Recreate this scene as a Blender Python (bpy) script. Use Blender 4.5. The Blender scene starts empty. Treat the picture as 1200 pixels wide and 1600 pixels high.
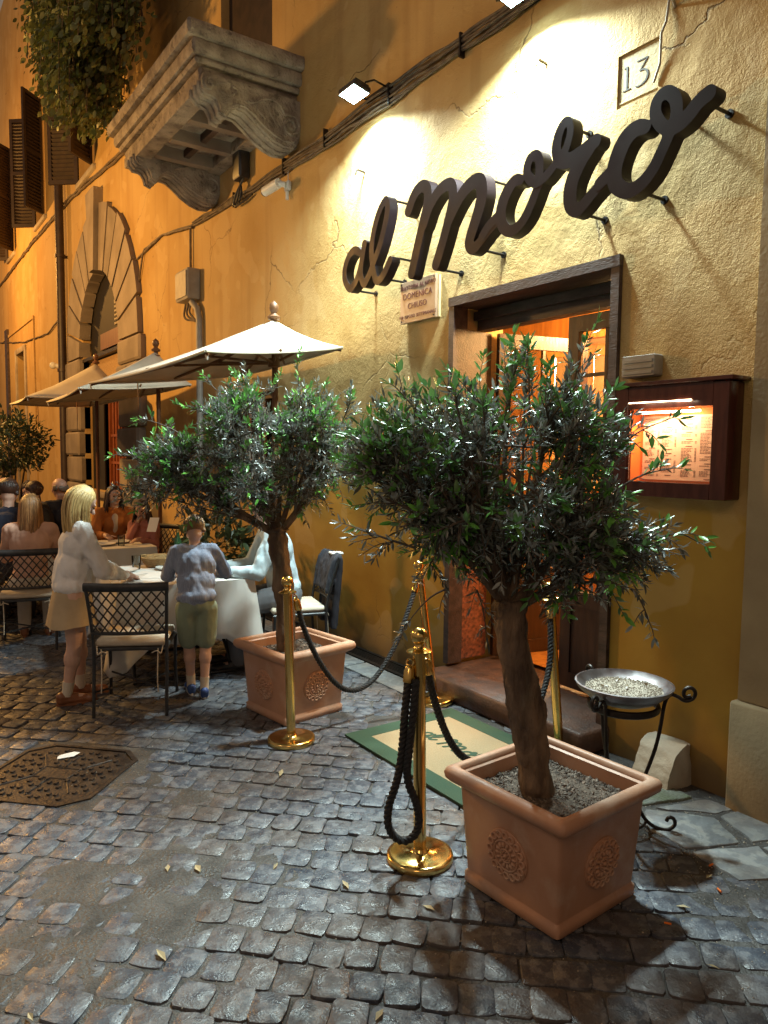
import bpy, bmesh, math, random
import numpy as np
from mathutils import Vector, Matrix, Euler, noise as mnoise
PI = math.pi
R = math.radians
random.seed(7)
scene = bpy.context.scene
COL = scene.collection

# ------------------------------------------------------------------ camera
YAW, PITCH, ROLL = R(34.839), R(4.574), R(0.6)
fw = Vector((math.sin(YAW)*math.cos(PITCH), math.cos(YAW)*math.cos(PITCH), -math.sin(PITCH)))
rt = Vector((math.cos(YAW), -math.sin(YAW), 0))
up = rt.cross(fw)
r2 = rt*math.cos(ROLL) + up*math.sin(ROLL)
u2 = -rt*math.sin(ROLL) + up*math.cos(ROLL)
cam_data = bpy.data.cameras.new('camera')
cam = bpy.data.objects.new('camera', cam_data)
COL.objects.link(cam)
cam.matrix_world = Matrix(((r2.x, u2.x, -fw.x, 0), (r2.y, u2.y, -fw.y, 0), (r2.z, u2.z, -fw.z, 1.7), (0, 0, 0, 1)))
cam_data.sensor_fit = 'HORIZONTAL'
cam_data.sensor_width = 36
cam_data.lens = 34.5
cam_data.clip_end = 500
cam_data.clip_start = 0.05
scene.camera = cam

# ------------------------------------------------------------------ world (night) and exposure
world = bpy.data.worlds.new('World')
scene.world = world
world.use_nodes = True
wn = world.node_tree.nodes
wn.clear()
wo = wn.new('ShaderNodeOutputWorld')
wb = wn.new('ShaderNodeBackground')
wb.inputs[0].default_value = (0.76, 0.57, 0.43, 1)     # glow of a lamp-lit city street at night
wb.inputs[1].default_value = 0.24
world.node_tree.links.new(wb.outputs[0], wo.inputs[0])
scene.view_settings.view_transform = 'Standard'
scene.view_settings.look = 'None'
scene.view_settings.exposure = 0.27
scene.view_settings.gamma = 1.0
scene.view_settings.use_curve_mapping = False
scene.render.engine = 'CYCLES'
scene.cycles.max_bounces = 6
scene.cycles.diffuse_bounces = 3
scene.cycles.glossy_bounces = 3
scene.cycles.transparent_max_bounces = 8
scene.cycles.sample_clamp_indirect = 4.0
scene.cycles.use_denoising = True

FLOOD_W = 146
STREET_W = 1300
FT = 13
FLOODS = [(3.215, 5.09, 4.49), (3.215, 3.32, 4.40)]
def light(name, kind, loc, energy, color, size=0.1, rot=None, parent=None, sy=None, spread=None):
    d = bpy.data.lights.new(name, kind)
    d.energy = energy
    d.color = color
    if kind == 'AREA':
        d.size = size
        if sy:
            d.shape = 'RECTANGLE'
            d.size_y = sy
        if spread: d.spread = spread
    else:
        d.shadow_soft_size = size
    o = bpy.data.objects.new(name, d)
    COL.objects.link(o)
    o.location = loc
    if rot: o.rotation_euler = rot
    if parent: o.parent = parent
    return o
# the two white floodlights over the sign (their casings are built further down)
for k, p in enumerate(FLOODS):
    light('floodlight_beam', 'AREA', (p[0], p[1], p[2]-0.035), FLOOD_W*(1.0 if k == 0 else 1.15), (0.80, 1.0, 0.98), 0.24, (0, R(FT), 0), None, 0.17, R(150))
# sodium street lantern further down the street, left of the frame; then two added fill lights without lamps
light('sodium_lantern_light', 'POINT', (-1.3, 12.5, 4.6), STREET_W*1.0, (1.0, 0.50, 0.12), 0.18)
light('sodium_lantern_light', 'POINT', (0.3, 21.5, 6.6), STREET_W*0.8, (1.0, 0.46, 0.10), 0.18)
light('street_fill_light', 'POINT', (-2.6, 4.2, 4.9), 58, (1.0, 0.86, 0.72), 0.5)  # added unseen neutral fill from across the street, lifts people and foreground
light('street_fill_light', 'POINT', (-2.6, -1.2, 4.8), 140, (1.0, 0.64, 0.38), 0.9)  # added unseen warm fill from behind the viewer

# ------------------------------------------------------------------ materials
def new_mat(name):
    m = bpy.data.materials.new(name)
    m.use_nodes = True
    nt = m.node_tree
    b = nt.nodes['Principled BSDF']
    return m, nt, b
def mat(name, c1, c2=None, rough=0.6, rough2=None, metal=0.0, scale=8.0, bump=0.0, bscale=60.0, bdist=0.01, coords='Object', spec=None, stretch=None, isl=0.0, emit=None, detail=5, lo=0.35, hi=0.65, trans=0.0, c3=None, s3=3.0, lo3=.55, hi3=.7, a3=.6):
    m, nt, b = new_mat(name)
    L = nt.links.new
    tc = nt.nodes.new('ShaderNodeTexCoord')
    src = tc.outputs[coords] if coords != 'World' else nt.nodes.new('ShaderNodeNewGeometry').outputs['Position']
    if stretch:
        mp = nt.nodes.new('ShaderNodeMapping')
        mp.inputs['Scale'].default_value = stretch
        L(src, mp.inputs[0]); src = mp.outputs[0]
    c2 = c2 or tuple(x*0.72 for x in c1)
    n = nt.nodes.new('ShaderNodeTexNoise'); n.inputs['Scale'].default_value = scale; n.inputs['Detail'].default_value = detail
    L(src, n.inputs['Vector'])
    mr = nt.nodes.new('ShaderNodeMapRange'); mr.inputs['From Min'].default_value = lo; mr.inputs['From Max'].default_value = hi
    L(n.outputs['Fac'], mr.inputs['Value'])
    mx = nt.nodes.new('ShaderNodeMix'); mx.data_type = 'RGBA'
    mx.inputs['A'].default_value = (*c1, 1); mx.inputs['B'].default_value = (*c2, 1)
    L(mr.outputs[0], mx.inputs['Factor'])
    col = mx.outputs['Result']
    if c3:
        n4 = nt.nodes.new('ShaderNodeTexNoise'); n4.inputs['Scale'].default_value = s3; n4.inputs['Detail'].default_value = 9; n4.inputs['Roughness'].default_value = .62
        L(src, n4.inputs['Vector'])
        m4 = nt.nodes.new('ShaderNodeMapRange'); m4.inputs['From Min'].default_value = lo3; m4.inputs['From Max'].default_value = hi3; m4.inputs['To Max'].default_value = a3
        L(n4.outputs['Fac'], m4.inputs['Value'])
        mx4 = nt.nodes.new('ShaderNodeMix'); mx4.data_type = 'RGBA'; L(m4.outputs[0], mx4.inputs['Factor']); L(col, mx4.inputs['A']); mx4.inputs['B'].default_value = (*c3, 1)
        col = mx4.outputs['Result']
    if isl:
        g = nt.nodes.new('ShaderNodeNewGeometry'); oi = nt.nodes.new('ShaderNodeObjectInfo')
        ad = nt.nodes.new('ShaderNodeMath'); ad.operation = 'ADD'
        L(g.outputs['Random Per Island'], ad.inputs[0]); L(oi.outputs['Random'], ad.inputs[1])
        fr = nt.nodes.new('ShaderNodeMath'); fr.operation = 'FRACT'; L(ad.outputs[0], fr.inputs[0])
        hs = nt.nodes.new('ShaderNodeHueSaturation')
        mv = nt.nodes.new('ShaderNodeMapRange'); mv.inputs['To Min'].default_value = 1-isl; mv.inputs['To Max'].default_value = 1+isl
        L(fr.outputs[0], mv.inputs['Value']); L(mv.outputs[0], hs.inputs['Value']); L(col, hs.inputs['Color'])
        col = hs.outputs[0]
    L(col, b.inputs['Base Color'])
    b.inputs['Metallic'].default_value = metal
    if rough2 is not None:
        m2 = nt.nodes.new('ShaderNodeMapRange'); m2.inputs['To Min'].default_value = rough; m2.inputs['To Max'].default_value = rough2
        n3 = nt.nodes.new('ShaderNodeTexNoise'); n3.inputs['Scale'].default_value = scale*1.7; n3.inputs['Detail'].default_value = 4
        L(src, n3.inputs['Vector']); m2.inputs['From Min'].default_value = 0.35; m2.inputs['From Max'].default_value = 0.65
        L(n3.outputs['Fac'], m2.inputs['Value']); L(m2.outputs[0], b.inputs['Roughness'])
    else:
        b.inputs['Roughness'].default_value = rough
    if spec is not None: b.inputs['Specular IOR Level'].default_value = spec
    if bump:
        n2 = nt.nodes.new('ShaderNodeTexNoise'); n2.inputs['Scale'].default_value = bscale; n2.inputs['Detail'].default_value = 6
        L(src, n2.inputs['Vector'])
        bp = nt.nodes.new('ShaderNodeBump'); bp.inputs['Strength'].default_value = bump; bp.inputs['Distance'].default_value = bdist
        L(n2.outputs['Fac'], bp.inputs['Height']); L(bp.outputs[0], b.inputs['Normal'])
    if emit:
        b.inputs['Emission Color'].default_value = (*emit[0], 1); b.inputs['Emission Strength'].default_value = emit[1]
    if trans: b.inputs['Transmission Weight'].default_value = trans
    return m

def stucco_mat():
    m, nt, b = new_mat('ochre_stucco')
    L = nt.links.new
    N = nt.nodes.new
    pos = N('ShaderNodeNewGeometry').outputs['Position']
    def noise(s, d=5, sc=None):
        v = pos
        if sc:
            mp = N('ShaderNodeMapping'); mp.inputs['Scale'].default_value = sc; L(pos, mp.inputs[0]); v = mp.outputs[0]
        n = N('ShaderNodeTexNoise'); n.inputs['Scale'].default_value = s; n.inputs['Detail'].default_value = d
        L(v, n.inputs['Vector']); return n.outputs['Fac']
    def rng(v, a, b_, c=0, d=1):
        r = N('ShaderNodeMapRange'); r.inputs['From Min'].default_value = a; r.inputs['From Max'].default_value = b_
        r.inputs['To Min'].default_value = c; r.inputs['To Max'].default_value = d
        L(v, r.inputs['Value']); return r.outputs[0]
    def mixc(f, a, b_):
        x = N('ShaderNodeMix'); x.data_type = 'RGBA'; L(f, x.inputs['Factor'])
        for nm, c in (('A', a), ('B', b_)):
            if isinstance(c, tuple): x.inputs[nm].default_value = (*c, 1)
            else: L(c, x.inputs[nm])
        return x.outputs['Result']
    def math_(op, a, b_):
        x = N('ShaderNodeMath'); x.operation = op
        for i, c in ((0, a), (1, b_)):
            if isinstance(c, (int, float)): x.inputs[i].default_value = c
            else: L(c, x.inputs[i])
        return x.outputs[0]
    sep = N('ShaderNodeSeparateXYZ'); L(pos, sep.inputs[0])
    Y, Z = sep.outputs[1], sep.outputs[2]
    col = mixc(rng(noise(1.3, 8), .35, .68), (0.49, 0.335, 0.135), (0.41, 0.255, 0.085))
    col = mixc(rng(noise(0.7, 6, (1, 1, .35)), .48, .62, 0, .5), col, (0.54, 0.37, 0.16))
    # dirt speckles and pits
    col = mixc(rng(noise(38, 3), .68, .76, 0, .55), col, (0.22, 0.14, 0.07))
    # rain streaks, long vertical
    col = mixc(rng(noise(2.6, 6, (1, 1.6, .10)), .54, .74, 0, .5), col, (0.30, 0.17, 0.06))
    # smooth painted dado below about 1.45 m near the door
    zz = math_('ADD', Z, rng(noise(1.6, 6), 0, 1, -.16, .16))
    near = rng(Y, 5.5, 9, 1, 0)
    dado = math_('MULTIPLY', rng(zz, 1.38, 1.46, 1, 0), near)
    dcol = mixc(rng(noise(2.1, 7), .35, .65), (0.44, 0.275, 0.050), (0.37, 0.215, 0.038))
    col = mixc(dado, col, dcol)
    # grime rising from the pavement
    low = math_('ADD', Z, rng(noise(4, 6), 0, 1, -.25, .2))
    col = mixc(rng(low, 0.0, 0.38, .8, 0), col, (0.11, 0.075, 0.045))
    # hairline cracks where the render has settled
    vo = N('ShaderNodeTexVoronoi'); vo.feature = 'DISTANCE_TO_EDGE'; vo.inputs['Scale'].default_value = .75
    vn = N('ShaderNodeTexNoise'); vn.inputs['Scale'].default_value = 3.5; vn.inputs['Detail'].default_value = 6; L(pos, vn.inputs['Vector'])
    vm = N('ShaderNodeVectorMath'); vm.operation = 'MULTIPLY_ADD'; L(vn.outputs['Color'], vm.inputs[0]); vm.inputs[1].default_value = (.35, .35, .35); L(pos, vm.inputs[2]); L(vm.outputs[0], vo.inputs['Vector'])
    crack = math_('MULTIPLY', rng(vo.outputs['Distance'], 0.0, .006, 1, 0), rng(noise(.9, 3), .50, .60))
    col = mixc(math_('MULTIPLY', crack, .7), col, (0.10, 0.06, 0.03))
    # paler patched repairs
    col = mixc(rng(noise(1.9, 2), .60, .615, 0, .22), col, (0.62, 0.47, 0.25))
    L(col, b.inputs['Base Color'])
    b.inputs['Roughness'].default_value = 0.82
    b.inputs['Specular IOR Level'].default_value = 0.3
    rough_zone = math_('MULTIPLY', rng(Y, 6, 10, 1, .3), math_('SUBTRACT', 1.0, math_('MULTIPLY', dado, .85)))
    patch = rng(noise(1.1, 3), .38, .60, .35, 1.0)
    h = math_('ADD', math_('MULTIPLY', math_('ADD', math_('MULTIPLY', noise(120, 4), .55), math_('MULTIPLY', noise(42, 5), .55)), patch), math_('ADD', math_('MULTIPLY', crack, -1.0), math_('MULTIPLY', noise(3.5, 4), 2.6)))
    bp = N('ShaderNodeBump'); bp.inputs['Distance'].default_value = 0.012
    L(math_('MULTIPLY', rough_zone, .85), bp.inputs['Strength']); L(h, bp.inputs['Height'])
    L(bp.outputs[0], b.inputs['Normal'])
    return m

def stone_mat(name, ca, cb, cc, rough=(.27, .62), bump=1.0):
    m, nt, b = new_mat(name)
    L = nt.links.new; N = nt.nodes.new
    g = N('ShaderNodeNewGeometry'); oi = N('ShaderNodeObjectInfo')
    pos = g.outputs['Position']
    ad = N('ShaderNodeMath'); ad.operation = 'ADD'; L(g.outputs['Random Per Island'], ad.inputs[0]); L(oi.outputs['Random'], ad.inputs[1])
    fr = N('ShaderNodeMath'); fr.operation = 'FRACT'; L(ad.outputs[0], fr.inputs[0])
    def noise(s, d=5):
        n = N('ShaderNodeTexNoise'); n.inputs['Scale'].default_value = s; n.inputs['Detail'].default_value = d; L(pos, n.inputs['Vector']); return n.outputs['Fac']
    def rng(v, a, b_, c=0, d=1):
        r = N('ShaderNodeMapRange'); r.inputs['From Min'].default_value = a; r.inputs['From Max'].default_value = b_
        r.inputs['To Min'].default_value = c; r.inputs['To Max'].default_value = d; L(v, r.inputs['Value']); return r.outputs[0]
    def mixc(f, a, b_):
        x = N('ShaderNodeMix'); x.data_type = 'RGBA'; L(f, x.inputs['Factor'])
        for nm, c in (('A', a), ('B', b_)):
            if isinstance(c, tuple): x.inputs[nm].default_value = (*c, 1)
            else: L(c, x.inputs[nm])
        return x.outputs['Result']
    col = mixc(fr.outputs[0], ca, cb)
    worn = rng(noise(17, 3), .5, .56)
    col = mixc(worn, col, cc)
    col = mixc(rng(noise(2.2, 6), .45, .62, 0, .6), col, (0.085, 0.062, 0.045))
    col = mixc(rng(noise(90, 2), .60, .72, 0, .5), col, (0.17, 0.16, 0.15))
    L(col, b.inputs['Base Color'])
    rr = N('ShaderNodeMapRange'); rr.inputs['To Min'].default_value = rough[0]; rr.inputs['To Max'].default_value = rough[1]
    L(rng(noise(21, 4), .38, .62), rr.inputs['Value']); L(rr.outputs[0], b.inputs['Roughness'])
    ad2 = N('ShaderNodeMath'); ad2.operation = 'MULTIPLY_ADD'; L(noise(130, 4), ad2.inputs[0]); ad2.inputs[1].default_value = .35; L(noise(24, 5), ad2.inputs[2])
    bp = N('ShaderNodeBump'); bp.inputs['Distance'].default_value = 0.006; bp.inputs['Strength'].default_value = bump
    L(ad2.outputs[0], bp.inputs['Height']); L(bp.outputs[0], b.inputs['Normal'])
    return m

def leaf_mat(name, top, under, rough=.32, var=.35):
    m, nt, b = new_mat(name)
    L = nt.links.new; N = nt.nodes.new
    g = N('ShaderNodeNewGeometry'); oi = N('ShaderNodeObjectInfo')
    x = N('ShaderNodeMix'); x.data_type = 'RGBA'; L(g.outputs['Backfacing'], x.inputs['Factor'])
    x.inputs['A'].default_value = (*top, 1); x.inputs['B'].default_value = (*under, 1)
    ad = N('ShaderNodeMath'); ad.operation = 'ADD'; L(g.outputs['Random Per Island'], ad.inputs[0]); L(oi.outputs['Random'], ad.inputs[1])
    fr = N('ShaderNodeMath'); fr.operation = 'FRACT'; L(ad.outputs[0], fr.inputs[0])
    r = N('ShaderNodeMapRange'); r.inputs['To Min'].default_value = 1-var; r.inputs['To Max'].default_value = 1+var*1.3; L(fr.outputs[0], r.inputs['Value'])
    hs = N('ShaderNodeHueSaturation'); L(r.outputs[0], hs.inputs['Value']); L(x.outputs['Result'], hs.inputs['Color'])
    L(hs.outputs[0], b.inputs['Base Color']); b.inputs['Roughness'].default_value = rough
    b.inputs['Specular IOR Level'].default_value = .6
    tr = N('ShaderNodeBsdfTranslucent'); L(hs.outputs[0], tr.inputs[0])
    ms = N('ShaderNodeMixShader'); ms.inputs[0].default_value = .14
    L(b.outputs[0], ms.inputs[1]); L(tr.outputs[0], ms.inputs[2])
    L(ms.outputs[0], nt.nodes['Material Output'].inputs[0])
    return m

def emis(name, c, s):
    m, nt, b = new_mat(name)
    b.inputs['Base Color'].default_value = (*c, 1)
    b.inputs['Emission Color'].default_value = (*c, 1); b.inputs['Emission Strength'].default_value = s
    return m
def glass_mat(name, f=.12, tint=(1, 1, 1)):
    m, nt, b = new_mat(name)
    nt.nodes.remove(b)
    L = nt.links.new; N = nt.nodes.new
    t = N('ShaderNodeBsdfTransparent'); t.inputs[0].default_value = (*tint, 1)
    gl = N('ShaderNodeBsdfGlossy'); gl.inputs['Roughness'].default_value = .05
    fr = N('ShaderNodeFresnel'); fr.inputs[0].default_value = 1.45
    ms = N('ShaderNodeMixShader'); L(fr.outputs[0], ms.inputs[0]); L(t.outputs[0], ms.inputs[1]); L(gl.outputs[0], ms.inputs[2])
    L(ms.outputs[0], nt.nodes['Material Output'].inputs[0])
    return m

MT = {}
MT['stucco'] = stucco_mat()
MT['basalt'] = stone_mat('basalt_cobble', (0.040, 0.049, 0.068), (0.068, 0.074, 0.092), (0.115, 0.122, 0.140))
MT['slab'] = stone_mat('grey_slab', (0.13, 0.14, 0.15), (0.17, 0.175, 0.18), (0.22, 0.225, 0.22), (.4, .7), .6)
MT['mortar'] = mat('sandy_joint', (0.028, 0.025, 0.023), (0.066, 0.060, 0.055), .42, .8, scale=7, bump=.9, bscale=70, bdist=.010, coords='World', detail=9)
MT['asphalt'] = mat('street_dirt', (0.06, 0.055, 0.05), (0.09, 0.08, 0.07), .75, scale=4, bump=.4, coords='World')
MT['travertine'] = mat('travertine', (0.40, 0.35, 0.27), (0.27, 0.22, 0.16), .75, scale=3.5, bump=.5, bscale=40, bdist=.01, coords='World', detail=8)
MT['pilstone'] = mat('pilaster_stone', (0.36, 0.29, 0.17), (0.26, 0.20, 0.115), .8, scale=2.5, bump=.4, bscale=50, bdist=.006, coords='World', detail=9)
MT['panelpaint'] = mat('painted_panel', (0.42, 0.33, 0.17), (0.36, 0.27, 0.13), .8, scale=9, bump=.3, bscale=50, coords='World')
MT['brownstone'] = mat('brown_peperino', (0.25, 0.205, 0.165), (0.18, 0.145, 0.115), .8, scale=2.5, bump=.4, bscale=30, coords='World', detail=8, isl=.12)
MT['mossy'] = mat('mossy_slab', (0.16, 0.17, 0.145), (0.115, 0.135, 0.085), .75, scale=9, bump=.7, bscale=70, coords='World', detail=8)
MT['balc'] = mat('weathered_balcony_stone', (0.36, 0.31, 0.25), (0.15, 0.12, 0.10), .85, scale=5, bump=1.0, bscale=38, bdist=.02, coords='World', detail=12, lo=.38, hi=.68, c3=(0.05, 0.04, 0.035), s3=11, lo3=.56, hi3=.68, a3=.7)
MT['terracotta'] = mat('terracotta', (0.44, 0.240, 0.150), (0.36, 0.185, 0.108), .45, .68, c3=(0.50, 0.36, 0.27), s3=4.5, lo3=.50, hi3=.70, a3=.75, scale=4, bump=.25, bscale=50, bdist=.004, detail=8)
MT['soil'] = mat('potting_soil', (0.10, 0.075, 0.055), (0.045, 0.03, 0.02), .9, scale=60, bump=.8, bscale=80, bdist=.01)
MT['pebble'] = mat('lava_pebble', (0.15, 0.115, 0.09), (0.075, 0.055, 0.042), .85, scale=30, isl=.6)
MT['brass'] = mat('polished_brass', (0.78, 0.55, 0.20), (0.70, 0.47, 0.15), .12, .26, 1.0, scale=7, bump=.05, bscale=30, bdist=.002)
MT['rope'] = mat('black_rope', (0.007, 0.007, 0.008), (0.016, 0.016, 0.018), .75, scale=60, bump=.6, bscale=200, bdist=.003)
MT['iron'] = mat('wrought_iron', (0.018, 0.015, 0.014), (0.035, 0.028, 0.024), .42, metal=.6, scale=20, bump=.3)
MT['pan'] = mat('steel_pan', (0.30, 0.29, 0.30), (0.17, 0.14, 0.14), .32, .5, .85, scale=10)
MT['sand'] = mat('ashtray_gravel', (0.48, 0.42, 0.34), (0.28, 0.23, 0.18), .9, scale=120, bump=1, bscale=160, bdist=.004)
MT['signmetal'] = mat('dark_sign_metal', (0.009, 0.0045, 0.0075), (0.017, 0.009, 0.013), .42, .6, 0, spec=.2, scale=4, detail=7)
MT['doorwood'] = mat('dark_door_wood', (0.052, 0.022, 0.012), (0.030, 0.012, 0.007), .35, .5, scale=6, stretch=(6, 6, .6), bump=.15)
MT['framewood'] = mat('weathered_frame', (0.075, 0.048, 0.040), (0.032, 0.02, 0.018), .55, scale=5, stretch=(4, 1, 4), bump=.35, bscale=30)
MT['redwood'] = mat('mahogany_menu_case', (0.085, 0.022, 0.014), (0.05, 0.012, 0.008), .25, scale=5, stretch=(5, 1, 5))
MT['orangewood'] = mat('honey_interior_wood', (0.50, 0.21, 0.045), (0.33, 0.12, 0.025), .4, scale=4, stretch=(5, 5, .5))
MT['cream'] = mat('cream_plaster', (0.62, 0.46, 0.24), (0.55, 0.40, 0.20), .8)
MT['granite'] = mat('red_granite', (0.30, 0.10, 0.055), (0.07, 0.03, 0.022), .35, scale=45, detail=3, coords='World')
MT['step'] = mat('worn_step', (0.10, 0.042, 0.022), (0.05, 0.024, 0.015), .45, .65, scale=9, bump=.3, coords='World')
MT['matgreen'] = mat('green_mat_edge', (0.030, 0.066, 0.036), (0.022, 0.048, 0.026), .95, scale=200, bump=.8, bscale=400, bdist=.003)
MT['coir'] = mat('coir_mat', (0.35, 0.26, 0.15), (0.27, 0.195, 0.105), .97, scale=160, bump=.9, bscale=380, bdist=.004)
MT['white_canvas'] = mat('off_white_canvas', (0.62, 0.57, 0.47), (0.52, 0.47, 0.37), .85, scale=3, bump=.15, bscale=300, bdist=.002, trans=0)
MT['woodpole'] = mat('umbrella_wood', (0.17, 0.075, 0.03), (0.11, 0.045, 0.018), .45, scale=5, stretch=(5, 5, .6))
MT['cloth'] = mat('white_tablecloth', (0.66, 0.64, 0.60), (0.58, 0.56, 0.52), .85, scale=3)
MT['cushion'] = mat('cream_cushion', (0.55, 0.48, 0.38), (0.44, 0.37, 0.28), .9, scale=12, bump=.3)
MT['chairmetal'] = mat('dark_chair_metal', (0.022, 0.024, 0.026), (0.04, 0.04, 0.042), .42, metal=.3, scale=20)
MT['cable'] = mat('old_cable', (0.16, 0.12, 0.08), (0.07, 0.05, 0.035), .7, scale=12, coords='World')
MT['pipe'] = mat('brown_downpipe', (0.040, 0.022, 0.015), (0.022, 0.012, 0.009), .5, coords='World')
MT['greybox'] = mat('grey_plastic', (0.33, 0.31, 0.27), (0.25, 0.23, 0.20), .55)
MT['whiteplastic'] = mat('white_plastic', (0.75, 0.75, 0.72), (0.65, 0.65, 0.62), .4)
MT['blackplastic'] = mat('black_plastic', (0.015, 0.015, 0.017), (0.025, 0.025, 0.027), .4)
MT['shutter'] = mat('dark_shutter_wood', (0.040, 0.022, 0.014), (0.022, 0.012, 0.008), .6)
MT['palewall'] = mat('pale_reveal', (0.42, 0.33, 0.24), (0.33, 0.25, 0.17), .8)
MT['redgate'] = mat('red_brown_gate', (0.26, 0.072, 0.022), (0.17, 0.045, 0.015), .5, scale=6)
MT['darkinside'] = mat('dark_recess', (0.010, 0.007, 0.006), (0.007, 0.005, 0.004), .7)  # near-black colour carries the shade inside the archway; far door shares it
MT['plaque'] = mat('cream_marble_plaque', (0.42, 0.27, 0.17), (0.35, 0.21, 0.13), .45, coords='World', scale=12)
MT['letterred'] = mat('plaque_lettering', (0.16, 0.035, 0.03), (0.10, 0.02, 0.02), .6)
MT['carved'] = mat('carved_dark_groove', (0.05, 0.04, 0.03), (0.03, 0.025, 0.02), .8)
MT['cast_iron'] = mat('rusty_cast_iron', (0.055, 0.040, 0.031), (0.030, 0.022, 0.019), .36, .55, .5, scale=8, bump=.4, coords='World')
MT['bark'] = mat('olive_bark', (0.20, 0.135, 0.085), (0.060, 0.038, 0.025), .85, scale=14, stretch=(1, 1, .35), bump=1.0, bscale=34, bdist=.03, detail=10, c3=(0.16, 0.15, 0.11), s3=9, a3=.5)
MT['twig'] = mat('grey_twig', (0.13, 0.10, 0.075), (0.07, 0.05, 0.04), .8, scale=20)
MT['leafdark'] = leaf_mat('olive_leaf_dark', (0.075, 0.090, 0.080), (0.25, 0.27, 0.25), .34)
MT['leafgreen'] = leaf_mat('olive_leaf_young', (0.10, 0.31, 0.045), (0.13, 0.28, 0.09), .32, .25)
MT['ivy'] = leaf_mat('creeper_leaf', (0.10, 0.13, 0.035), (0.13, 0.15, 0.06), .5, .4)
MT['bush'] = leaf_mat('far_tree_leaf', (0.035, 0.055, 0.02), (0.06, 0.08, 0.035), .45, .4)
MT['paper'] = mat('menu_paper', (0.80, 0.50, 0.34), (0.78, 0.47, 0.31), .8)
MT['whitepaper'] = mat('white_paper', (0.78, 0.77, 0.74), (0.72, 0.70, 0.67), .8)
MT['ink'] = mat('printed_text', (0.16, 0.06, 0.04), (0.13, 0.05, 0.03), .8)
MT['orangemat'] = mat('orange_case_lining', (0.85, 0.20, 0.02), (0.75, 0.16, 0.02), .7)
MT['glass'] = glass_mat('window_glass')
MT['drink'] = glass_mat('drinking_glass', tint=(.85, .87, .85))
MT['bottleglass'] = mat('green_bottle_glass', (0.02, 0.07, 0.03), None, .08)
MT['wicker'] = mat('wicker', (0.38, 0.24, 0.10), (0.24, 0.14, 0.05), .7, scale=40)
MT['ceramic'] = mat('white_ceramic', (0.78, 0.76, 0.72), (0.72, 0.70, 0.66), .2)
MT['lit_flood'] = emis('lit_floodlight_glass', (0.62, 0.95, 1.0), 45)
MT['lit_tube'] = emis('lit_menu_tube', (1.0, 0.80, 0.50), 14)
MT['lit_bulb'] = emis('lit_warm_bulb', (1.0, 0.68, 0.32), 12)
MT['dryleaf'] = leaf_mat('dry_fallen_leaf', (0.42, 0.33, 0.16), (0.40, 0.32, 0.18), .7, .3)

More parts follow.
